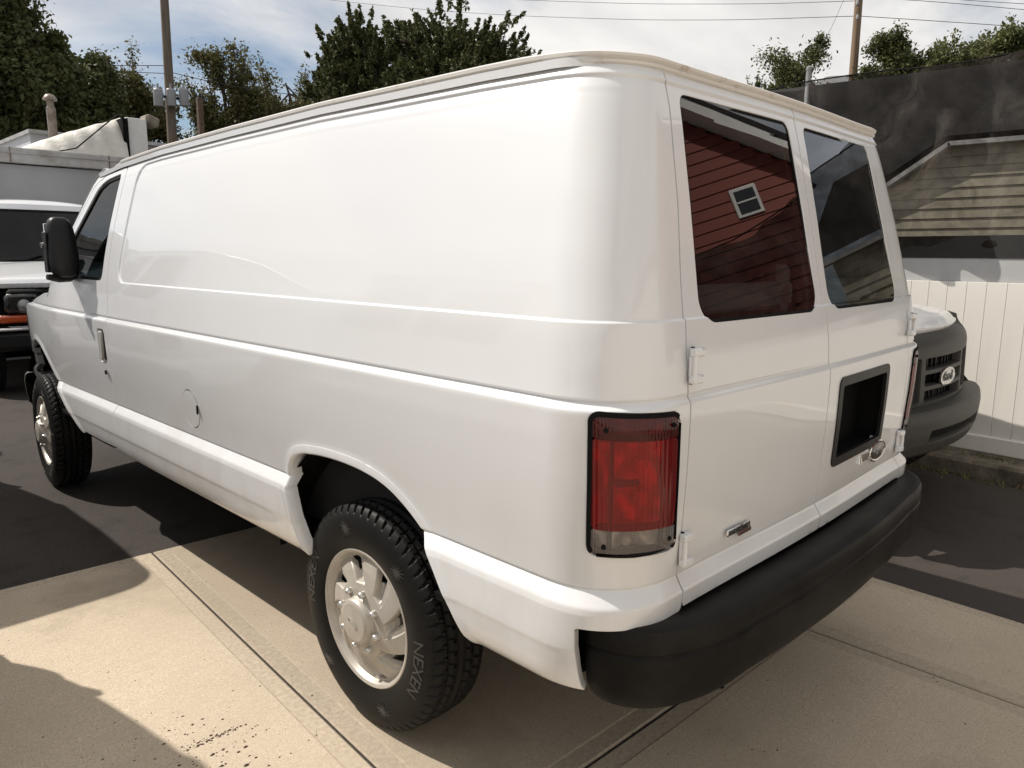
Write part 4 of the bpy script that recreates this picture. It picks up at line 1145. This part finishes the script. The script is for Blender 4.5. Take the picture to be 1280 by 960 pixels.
# ------------------------------------------------------------------ sided houses behind the net
def siding_wall(parent, name, pts_top, x, y0, y1, z0, step, mt, face=-1):
    """lapped boards filling y0..y1 below the polyline top(y); each board is its own part"""
    yy = [p[0] for p in pts_top]; zz = [p[1] for p in pts_top]
    z = z0
    ygr = np.linspace(y0, y1, 200); tz = np.interp(ygr, yy, zz)
    while z < max(zz):
        ok = ygr[tz > z+step*.5]
        if len(ok) > 2:
            a, b = ok[0], ok[-1]; zt = min(z+step, max(zz))
            V = [(x,a,z),(x,b,z),(x,a,zt),(x,b,zt),(x+face*.022,a,z),(x+face*.022,b,z),(x+face*.004,a,zt),(x+face*.004,b,zt)]
            mb = MB(); mb.add(V, [[4,5,7,6],[0,1,5,4],[2,6,7,3],[0,4,6,2],[1,3,7,5]]); mb.build(name, mt, parent)
        z += step
tan = empty('tan_house', (8,0,0)); tag(tan, 'low tan clapboard house with pale eave trim behind the net', 'house')
M_TAN = mat('tan_siding', (.62,.57,.43), .75, var=.12, vscale=4, stretch=(1,.3,1))
M_TRIM = mat('white_trim', (.72,.71,.68), .6, var=.08)
M_SHING = mat('dark_shingle', (.026,.025,.024), .95, var=.4, vscale=14, bump=.5, bscale=40)
tops = [(-3.4,2.76),(.84,2.80),(1.95,2.06)]
siding_wall(tan, 'siding_board', tops, 0.0, -3.4, 1.95, .05, .118, M_TAN)
mb = MB(); V = [(.02,-3.4,0),(.02,1.95,0),(.02,1.95,2.06),(.02,.84,2.80),(.02,-3.4,2.76),(5,-3.4,0),(5,1.95,0),(5,1.95,2.06),(5,.84,2.80),(5,-3.4,2.76)]
mb.add(V, [[0,1,2,3,4],[5,9,8,7,6],[1,6,7,2]]); mb.build('wall', M_TAN, tan)
def slab_between(a, b, depth_vec, th):
    a, b, d = Vector(a), Vector(b), Vector(depth_vec); u = (b-a).normalized(); n = u.cross(d.normalized()).normalized()*th
    V = [a, b, b+d, a+d, a+n, b+n, b+d+n, a+d+n]
    return V, [[0,3,2,1],[4,5,6,7],[0,1,5,4],[1,2,6,5],[2,3,7,6],[3,0,4,7]]
mb = MB(); mb.add(*slab_between((-.15,-3.6,2.77),(-.15,.90,2.81),(.15,0,0),.05)); mb.add(*slab_between((-.15,.90,2.81),(-.15,2.25,1.90),(.15,0,0),.05)); mb.build('eave_trim', M_TRIM, tan)
mb = MB(); V = [(-.17,-3.7,2.83),(-.17,.92,2.87),(-.17,2.35,1.92),(2.6,-3.7,4.35),(2.6,.4,4.35),(5.2,-3.7,2.9),(5.2,2.4,2.0)]
mb.add(V, [[0,1,4,3],[1,2,6,4],[3,4,6,5]]); mb.build('roof', M_SHING, tan)
red = empty('red_house', (13.93,-1.79,0), R(-49)); tag(red, 'red clapboard house with white rakes, seen mirrored in the van rear windows', 'house')
M_RED = mat('red_siding', (.235,.060,.042), .7, var=.12, vscale=4, stretch=(1,.3,1))
tops = [(-10.6,4.55),(-7.4,7.45),(-4.2,4.55),(-4.15,4.45)]
siding_wall(red, 'siding_board', tops, 0.0, -10.6, -4.2, .1, .20, M_RED)
mb = MB(); V = [(.02,-10.6,0),(.02,-4.2,0),(.02,-4.2,4.55),(.02,-7.4,7.45),(.02,-10.6,4.55),(9,-10.6,0),(9,-4.2,0),(9,-4.2,4.55),(9,-7.4,7.45),(9,-10.6,4.55)]
mb.add(V, [[0,1,2,3,4],[5,9,8,7,6],[1,6,7,2],[0,4,9,5]]); mb.build('wall', M_RED, red)
mb = MB(); mb.add(*slab_between((-.35,-3.95,4.36),(-.35,-7.4,7.49),(.37,0,0),.16)); mb.add(*slab_between((-.35,-7.4,7.49),(-.35,-10.85,4.36),(.37,0,0),.16)); mb.build('rake_trim', M_TRIM, red)
mb = MB(); mb.add(*slab_between((-.36,-3.85,4.46),(-.36,-7.4,7.70),(9.6,0,0),.08)); mb.add(*slab_between((-.36,-7.4,7.70),(-.36,-10.95,4.46),(9.6,0,0),.08)); mb.build('roof', M_SHING, red)
BZ = (at_x(1280,86,15.5).z, at_x(1000,104,15.5).z)
barn = empty('backdrop_barn', (13,2.5,0)); tag(barn, 'long dark barn added behind the tan house to block sky through the net', 'barn')  # added backdrop, ridge fitted to keep bright sky out of the net
MB().box((2.5,0,1.5),(5,13,3.0)).build('wall', M_SHING, barn)
mb = MB(); V = [(-.3,-6.7,2.2),(-.3,6.7,2.2),(2.5,6.7,BZ[1]),(2.5,-6.7,BZ[0]),(5.3,-6.7,2.2),(5.3,6.7,2.2)]
mb.add(V, [[0,1,2,3],[3,2,5,4],[0,3,4],[1,5,2]]); mb.build('roof', M_SHING, barn)
w = MB().box((-.02,-5.85,4.80),(.06,.46,.52),bev=.01).build('window', M_TRIM, red)
MB().box((-.045,-5.85,4.80),(.03,.34,.40)).build('pane', mat('dark_pane', (.03,.035,.04), .08, var=.2), w)
MB().box((-.062,-5.85,4.80),(.02,.34,.03)).build('glazing_bar', M_TRIM, w)

gar = empty('bounce_garage', (-3,-9.5,0)); tag(gar, 'unseen cream garage with roller doors, added to bounce light onto the back of the cargo van', 'garage')  # out of view; added to throw sunlight onto the shaded rear doors
M_CREAM = mat('cream_render', (.72,.70,.66), .8, var=.08, vscale=2)
MB().box((0,-4,2.6),(26,8,5.2)).build('wall', M_CREAM, gar)
MB().box((0,-4,5.28),(26.5,8.5,.16),bev=.02).build('roof', M_FLASH0, gar)
for k in range(5):
    rd_ = MB().box((-10+k*5,.03,1.55),(3.4,.08,3.1),bev=.01).build('roller_door', M_TRIM, gar)
    for q in range(7): MB().box((-10+k*5,.085,.25+q*.44),(3.3,.03,.40),bev=.008).build('door_slat', M_TRIM, rd_)
# ------------------------------------------------------------------ low grey building, tarpaulin and flue on the left
bd = empty('flat_roofed_building', (-1.2,10.3,0)); tag(bd, 'low pale grey flat roofed building with metal flashing behind the parked vans', 'building')
M_GREYW = mat('grey_render', (.40,.40,.40), .85, col2=(.33,.33,.335), vscale=1.2, bump=.15, bscale=12)
M_FLASH = mat('metal_flashing', (.50,.50,.49), .45, metal=.35, col2=(.34,.32,.29), vscale=5)
MB().box((0,3.0,1.32),(7.0,6.0,2.64)).build('wall', M_GREYW, bd)
fl = MB().box((0,-.02,2.76),(7.06,.10,.205),bev=.01).build('flashing', M_FLASH, bd)
MB().box((0,-.085,2.79),(7.06,.02,.012)).build('flashing_bead', M_FLASH, fl)
for k in range(6): MB().box((-3.2+k*1.23,-.075,2.76),(.012,.012,.205)).build('flashing_joint', mat('joint_rust', (.20,.16,.12), .9, var=.3), fl)
MB().box((0,3.0,2.83),(6.9,5.9,.03)).build('roof', mat('roof_membrane', (.35,.35,.34), .8, var=.15), bd)
p1_ = at_y(18,166,11.0); p2_ = at_y(165,146,11.0); p3_ = at_y(150,186,11.0)
nx_, nz_ = 60, 14; V = []; F = []
for i in range(nx_):
    s = i/(nx_-1); xb = p1_.x+(p3_.x+.05-p1_.x)*s; ztp = 2.86+(p2_.z-2.90)*(s**.85)+.03
    for j in range(nz_):
        tt_ = j/(nz_-1)
        yy_ = 10.75+.75*tt_+.015*math.sin(s*38+tt_*3); zz_ = 2.84+(ztp-2.84)*math.sin(min(1,tt_*1.6)*math.pi/2)+.010*math.sin(s*25+j)*(tt_ > .1)
        V.append((xb+.10*s*tt_, yy_, zz_))
for i in range(nx_-1):
    for j in range(nz_-1): F.append([i*nz_+j,(i+1)*nz_+j,(i+1)*nz_+j+1,i*nz_+j+1])
tarp = obj('tarpaulin', mesh_np('tarpaulin', np.array(V), polys=F), mat('tarp', (.62,.59,.53), .55, var=.15, vscale=9, bump=.6, bscale=14, dist=.02)); tag(tarp, 'pale tarpaulin tied down over a rising hump on the flat roof', 'tarpaulin')
rope = MB().tube([(p1_.x+.35,10.70,2.88),((p1_.x+p3_.x)/2,10.72,2.98),(p3_.x-.15,10.80,p2_.z-.10),(p3_.x,10.95,p2_.z)], .010, 6).build('tie_rope', M_SEAL, tarp)
cab = empty('roof_cabinet', (p3_.x+.16,11.2,0)); tag(cab, 'white roof cabinet with torn dark edge beside the tarpaulin', 'cabinet')
MB().box((.10,0,(p2_.z+2.84)/2-.02),(.30,.5,p2_.z-2.84),bev=.01).build('cabinet_shell', M_TRIM, cab)
MB().box((-.09,-.10,(p2_.z+2.84)/2-.02),(.08,.42,p2_.z-2.90)).build('torn_edge', M_DARK, cab)
MB().box((.33,-.15,3.03),(.20,.10,.16),bev=.01).build('blue_box', mat('blue_box', (.018,.028,.075), .6, var=.2), cab)
MB().box((.37,-.05,p2_.z-.02),(.22,.30,.16),rot=Euler((0,R(18),0)),bev=.03).build('bundle', mat('bundle', (.30,.26,.20), .9, var=.4), cab)
back = empty('white_shed', (6.0,13.2,0)); tag(back, 'long white low shed behind the roof cabinet', 'shed')
MB().box((0,1.5,1.72),(9.0,3.0,3.44)).build('wall', mat('shed_white', (.56,.57,.60), .8, var=.1), back)
MB().box((0,1.45,3.47),(9.1,3.2,.06)).build('roof', M_FLASH, back)
fp_ = at_y(66,162,12.5); ft_ = at_y(64,122,12.5)
MB().lathe([(.068,2.83),(.068,ft_.z-.16),(.052,ft_.z-.15),(.052,ft_.z-.05),(.105,ft_.z-.045),(.105,ft_.z-.02),(.06,ft_.z+.04),(.0,ft_.z+.06)], 20, 'z', (fp_.x,12.5,0)).build('flue_pipe', mat('flue_metal', (.34,.28,.23), .45, metal=.5, col2=(.14,.11,.09), vscale=6), None, True)
tag(bpy.data.objects['flue_pipe'], 'rusty metal flue pipe with a rain cap on the flat roof', 'flue')
p = at_y(250,140,16.0); pt = at_y(250,122,16.0)
MB().box((p.x,16.0,pt.z/2),(.12,.12,pt.z),bev=.01).build('brick_chimney', mat('chimney_brown', (.10,.065,.045), .9, var=.4, vscale=12)); tag(bpy.data.objects['brick_chimney'], 'slim brown chimney stack behind the white shed', 'chimney')
# ------------------------------------------------------------------ poles, transformers and wires
M_POLE = mat('pole_wood', (.20,.16,.12), .9, col2=(.12,.095,.07), vscale=20, stretch=(1,1,.06))
M_TANK = mat('transformer_grey', (.36,.36,.37), .5, var=.15)
pb, ptp = at_d(214,150,38.0), at_d(203,-40,38.0)
pole = empty('utility_pole', (pb.x,pb.y,0)); tag(pole, 'weathered wooden utility pole carrying three grey transformers', 'pole')
dv = Vector((ptp.x-pb.x, ptp.y-pb.y, 0)); lean = dv/(ptp.z-pb.z)
MB().tube([-lean*pb.z, dv+Vector((0,0,ptp.z))], [.24,.17], 12).build('shaft', M_POLE, pole, True)
for px in (198,214,230):
    c = at_d(px,122,37.6)-Vector((pb.x,pb.y,0))
    tk = MB().lathe([(.0,-.36),(.19,-.36),(.20,-.33),(.20,.31),(.16,.36),(.05,.38),(.0,.38)], 16, 'z', c).build('transformer', M_TANK, pole, True)
    MB().tube([c+Vector((0,0,.36)), c+Vector((0,0,.58))], .05, 8).build('bushing', M_TANK, tk, True)
MB().box((at_d(214,122,37.8)-Vector((pb.x,pb.y,0))), (1.3,.12,.10)).build('mounting_arm', M_STEEL, pole)
rb, rtp = at_d(1066,97,30.0), at_d(1077,-45,30.0)
rp = empty('bare_utility_pole', (rb.x,rb.y,0)); tag(rp, 'plain brown utility pole rising behind the dark net', 'pole')
dv2 = Vector((rtp.x-rb.x, rtp.y-rb.y, 0)); lean2 = dv2/(rtp.z-rb.z)
MB().tube([-lean2*rb.z, dv2+Vector((0,0,rtp.z))], [.165,.125], 12).build('shaft', mat('brown_pole', (.27,.185,.12), .9, col2=(.17,.115,.075), vscale=20, stretch=(1,1,.06)), rp, True)
for zz in (21,3):
    c = at_d(1072,zz,29.9)-Vector((rb.x,rb.y,0)); MB().lathe([(.0,-.08),(.05,-.08),(.06,0),(.03,.08),(.0,.08)], 10, 'z', c).build('insulator', M_TANK, rp, True)
def wire(pts, dists, r_, label):
    P = [at_d(px,py,d) for (px,py), d in zip(pts, dists)]
    # smooth quadratic-ish polyline
    out = []
    for i in range(len(P)-1):
        for k in range(8): out.append(P[i].lerp(P[i+1], k/8))
    out.append(P[-1])
    sm = out[:]
    for _ in range(6):
        sm = [sm[0]]+[(sm[i-1]+sm[i]*2+sm[i+1])/4 for i in range(1,len(sm)-1)]+[sm[-1]]
    o = MB().tube(sm, r_, 5).build('overhead_wire', mat('wire', (.02,.02,.02), .6, var=.2)); tag(o, label, 'wire', 'overhead wires')
wire([(330,-12),(410,0),(540,13),(650,20),(800,25),(920,25),(1072,20)], [60,55,50,45,40,35,30], .012, 'lower sagging wire running to the plain brown pole')
wire([(560,-6),(650,0),(800,5),(950,5),(1073,1)], [48,45,40,35,30], .011, 'upper wire running to the plain brown pole from over the van')
wire([(1072,20),(1150,25),(1240,31),(1330,38)], [30,31,32,33], .011, 'wire leaving the plain brown pole over the tree tops')
wire([(1076,-4),(1180,3),(1290,13)], [30,31,32], .010, 'high wire leaving the plain brown pole')
wire([(1110,-10),(1200,0),(1300,6)], [34,34,34], .010, 'faint high wire behind the plain brown pole')
wire([(1058,-8),(1038,38),(1018,70)], [30,30,30], .007, 'thin slanting guy wire beside the plain brown pole')
wire([(-20,73),(60,80),(130,82),(212,82)], [36,37,38,38], .016, 'upper service wire crossing in front of the dark tree')
wire([(-20,86),(80,87),(212,92)], [36,37,38], .014, 'lower service wire crossing in front of the dark tree')
wire([(212,90),(245,98),(300,110),(395,122)], [38,38,39,40], .016, 'service wire sloping away from the transformer pole')
# ------------------------------------------------------------------ trees
def leaf_mat(name, c1, c2):
    mt = bpy.data.materials.new(name); t, b = nodes_of(mt); b.inputs['Roughness'].default_value = .6; b.inputs['Specular IOR Level'].default_value = .3
    oi = t.nodes.new('ShaderNodeTexCoord'); n = t.nodes.new('ShaderNodeTexNoise'); n.inputs['Scale'].default_value = 1.6; n.inputs['Detail'].default_value = 5
    t.links.new(oi.outputs['Object'], n.inputs['Vector']); r_ = t.nodes.new('ShaderNodeValToRGB'); r_.color_ramp.elements[0].position = .35; r_.color_ramp.elements[1].position = .65
    r_.color_ramp.elements[0].color = (*c1,1); r_.color_ramp.elements[1].color = (*c2,1); t.links.new(n.outputs['Fac'], r_.inputs[0]); t.links.new(r_.outputs[0], b.inputs['Base Color'])
    tl = t.nodes.new('ShaderNodeBsdfTranslucent'); t.links.new(r_.outputs[0], tl.inputs[0]); mx = t.nodes.new('ShaderNodeMixShader'); mx.inputs[0].default_value = .22
    out = [x for x in t.nodes if x.type == 'OUTPUT_MATERIAL'][0]; t.links.new(b.outputs[0], mx.inputs[1]); t.links.new(tl.outputs[0], mx.inputs[2]); t.links.new(mx.outputs[0], out.inputs[0])
    MATS[name] = mt
    return mt
L_DARK = leaf_mat('leaf_dark', (.055,.066,.024), (.125,.135,.048)); L_MID = leaf_mat('leaf_mid', (.075,.088,.030), (.16,.165,.060)); L_OLIVE = leaf_mat('leaf_olive', (.085,.085,.030), (.18,.165,.065))
M_BARK = mat('bark', (.10,.075,.055), .95, var=.4, vscale=14)
def tree(label, base, h, crown_r, crown_h, leafmat, n_leaf, leaf, seed, style='clump', zc=None, n_br=60, group='trees beyond the yard'):
    rg = np.random.default_rng(seed); rn = random.Random(seed)
    root = empty('leafy_tree', (base[0],base[1],0)); tag(root, label, 'tree', group)
    zc = h-crown_h*.5 if zc is None else zc
    # limbs
    mb = MB(); tips = []
    th0 = h*.85; trunk = [Vector((0,0,0))]
    for k in range(1,7): trunk.append(Vector((rn.gauss(0,.03*h*.3), rn.gauss(0,.03*h*.3), th0*k/6)))
    mb.tube(trunk, [max(.035,.028*h*(1-.87*k/6)) for k in range(7)], 9)
    for k in range(n_br):
        f = rn.uniform(max(.12,(zc-crown_h*.5)/h*.9), .84); i = min(5, int(f/.85*6)); b0 = trunk[i].lerp(trunk[i+1], f/.85*6-i)
        a = rn.random()*6.283; rr_ = rn.uniform(.55,1.0)
        ze = zc+crown_h*.5*rn.uniform(-.75,.92); hor = crown_r*rr_*max(.05,1-abs((ze-zc)/(crown_h*.5))**3)**(1/2.6)
        e = Vector((math.cos(a)*hor, math.sin(a)*hor, max(ze, b0.z*.8)))
        mdl = b0.lerp(e,.5)+Vector((rn.gauss(0,.12),rn.gauss(0,.12),.10*hor))
        r0 = .010*h*(1-f*.7)
        mb.tube([b0,b0.lerp(mdl,.5)+Vector((0,0,.03*hor)),mdl,e], [r0,r0*.8,r0*.55,r0*.18], 5, caps=False)
        tips.append((mdl,e))
        for q in range(3):
            s_ = mdl.lerp(e, rn.uniform(0,.8)); d_ = Vector((rn.gauss(0,1),rn.gauss(0,1),rn.gauss(.3,.8))).normalized()*crown_r*rn.uniform(.15,.35)
            mb.tube([s_, s_+d_*.5+Vector((0,0,.05)), s_+d_], [r0*.35,r0*.25,r0*.1], 4, caps=False); tips.append((s_, s_+d_))
    mb.build('trunk', M_BARK, root, True)
    A = np.array([list(t_[0]) for t_ in tips]); B = np.array([list(t_[1]) for t_ in tips])
    k = rg.integers(0, len(tips), n_leaf)
    if style == 'clump':
        tt_ = rg.random(n_leaf)**.6; c = A[k]+(B[k]-A[k])*tt_[:,None]; sp = crown_r*rg.uniform(.045,.125,len(tips))[k]
        c = c + rg.normal(size=(n_leaf,3))*sp[:,None]
        nrm = rg.normal(size=(n_leaf,3))+np.array([0,0,.6])
    else:   # upright shoots
        ns = 2200; ki = rg.integers(0,len(tips),ns); s0 = A[ki]+(B[ki]-A[ki])*rg.random((ns,1))**.5 + rg.normal(size=(ns,3))*crown_r*.12
        out = s0.copy(); out[:,2] = 0; out /= (np.linalg.norm(out,axis=1,keepdims=True)+1e-6)
        dr = out*rg.uniform(.15,.75,(ns,1))+np.array([0,0,1.0])*rg.uniform(.5,1.1,(ns,1)); dr /= np.linalg.norm(dr,axis=1,keepdims=True)
        ln = crown_r*rg.uniform(.10,.26,ns); kk = rg.integers(0,ns,n_leaf); tt_ = rg.random(n_leaf)
        c = s0[kk]+dr[kk]*(ln[kk]*tt_)[:,None]+rg.normal(size=(n_leaf,3))*(crown_r*.022*(1.2-tt_))[:,None]
        nrm = rg.normal(size=(n_leaf,3))
    nrm /= np.linalg.norm(nrm,axis=1,keepdims=True)
    a = np.cross(nrm, rg.normal(size=(n_leaf,3))); a /= np.linalg.norm(a,axis=1,keepdims=True); b = np.cross(nrm,a)
    s1 = leaf*rg.uniform(.6,1.35,n_leaf); s2 = s1*rg.uniform(.38,.62,n_leaf)
    V = np.stack([c-a*s1[:,None]*.5, c+b*s2[:,None]*.5+nrm*s1[:,None]*.08, c+a*s1[:,None]*.5, c-b*s2[:,None]*.5+nrm*s1[:,None]*.08],1).reshape(-1,3)
    Q = np.arange(n_leaf*4).reshape(-1,4)
    obj('crown', mesh_np('crown', V, F4=Q, smooth=False), leafmat, root)
    return root
def tree_px(label, px, top_py, half_px, dist, leafmat, n, leaf, seed, style='clump', low=2.0, **kw):
    t_ = at_d(px, top_py, dist); e_ = at_d(px+half_px, top_py, dist); r_ = (Vector((t_.x,t_.y,0))-Vector((e_.x,e_.y,0))).length
    return tree(label, (t_.x,t_.y), t_.z, r_, t_.z-low, leafmat, n, leaf, seed, style, **kw)
tree_px('huge dark leafy tree towering over the flat roofed building', -10, -70, 105, 30, L_DARK, 95000, .21, 11, n_br=110, low=1.5)
tree_px('dark round tree between the huge tree and the transformer pole', 90, 40, 62, 33, L_DARK, 60000, .20, 12, low=1.5)
tree_px('thin olive tree just behind the transformer pole', 160, 44, 64, 42, L_OLIVE, 44000, .20, 13, n_br=46)
tree_px('sparse airy tree with bare limbs right of the transformer pole', 280, 46, 58, 44, L_OLIVE, 30000, .19, 14, n_br=40)
tree_px('sparse low tree between the airy tree and the spiky crowned pair', 356, 58, 62, 46, L_OLIVE, 42000, .19, 15, n_br=42)
tree_px('dense dark tree with spiky upright shoots, the lower crown of the pair', 455, 26, 66, 40, L_DARK, 80000, .24, 16, 'shoot', n_br=80)
tree_px('dense dark tree with spiky upright shoots, the taller crown of the pair', 568, 14, 98, 40, L_DARK, 120000, .24, 17, 'shoot', n_br=100)
tree_px('small olive tree trailing off beside the spiky pair over the van roof', 640, 44, 40, 44, L_OLIVE, 20000, .19, 18)
tree_px('rounded green tree behind the net beside the steel pole', 1005, 48, 70, 32, L_MID, 60000, .13, 19, low=3)
tree_px('little green tree top at the end of the van roof', 944, 82, 20, 34, L_MID, 9000, .13, 20, low=3)
tree_px('green tree right of the brown pole above the net', 1142, 26, 72, 30, L_MID, 60000, .13, 21, low=3)
tree_px('broad green tree above the net beside the tall one', 1208, 26, 70, 30, L_MID, 60000, .13, 22, low=3)
tree_px('tall green tree rising highest above the net', 1266, 2, 64, 28, L_MID, 45000, .13, 23, low=3)
# ------------------------------------------------------------------ vehicles
van = build_van('cargo_van')
tag(van, 'white cargo van with rear doors, red tail lamp and black bumper parked across the concrete', 'van')
van2 = copy_tree(van); van2.rotation_euler = (0,0,math.pi-R(2)); van2.location = (2.50+4.12*math.sin(R(2)), -.68+4.12*math.cos(R(2)), 0)
tag(van2, 'white van with grey plastic grille and bumper parked nose out beside the fence', 'van')
# row of vans parked side-on beyond the left edge: they shade and mirror in the white flank
for (x, y, lb) in ((-2.62,3.98,'white van backed up to the driver door, middle of the parked row'),(-3.02,1.12,'white van in the parked row backed up to the rear wheel'),(-2.60,6.95,'white van at the end of the parked row near the dark windshield')):
    o = copy_tree(van); o.location = (x,y,0); o.rotation_euler = (0,0,R(90)); tag(o, lb, 'van', 'vans parked in a row')
# the van facing ours nose to nose: own front end
van3 = copy_tree(van); van3.location = (.42,11.35,0); van3.rotation_euler = (0,0,math.pi); van3.scale = (1.0,1.05,1.06)
tag(van3, 'white van with dark blue windshield and amber marker strip facing the cargo van', 'van')
del van3['category']; van3['category'] = 'van'
def drop(o):
    for c in list(o.children): drop(c)
    bpy.data.objects.remove(o)
for c in list(van3.children):
    if c.name.split('.')[0] in ('grille','headlight','front_bumper'): drop(c)
gp = MB().box((0,3.99,.87),(1.50,.10,.34),bev=.03); g3 = gp.build('grille', M_SEAL, van3, True)
for k in range(4): MB().box((0,4.052,.76+k*.072),(.86,.014,.016)).build('grille_bar', M_BLACKP, g3)
for s_ in (-1,1):
    hl = MB().box((s_*.63,4.02,.905),(.30,.10,.185),bev=.03).build('headlight', mat('headlight_dark', (.05,.05,.05), .25, coat=.6, var=.3), van3, True)
    MB().lathe([(.075,0),(.06,.03),(.03,.05),(.0,.055)][::-1], 16, 'y', (s_*.62,4.045,.885)).build('reflector', mat('dull_reflector', (.30,.30,.30), .3, metal=.5, var=.2), hl, True)
    MB().box((s_*.63,4.072,.905),(.27,.004,.16),bev=.002).build('lens', G_CLEAR, hl)
    MB().box((s_*.64,4.02,.758),(.42,.11,.075),bev=.02).build('marker_light', M_AMBER, van3, True)
MB().box((0,4.09,.56),(1.90,.22,.20),bev=.05).build('front_bumper', M_BLACKP, van3, True)
MB().box((0,4.14,.668),(1.86,.13,.022),bev=.008).build('bumper_strip', mat('strip_grey', (.38,.38,.38), .5, var=.1), van3, True)
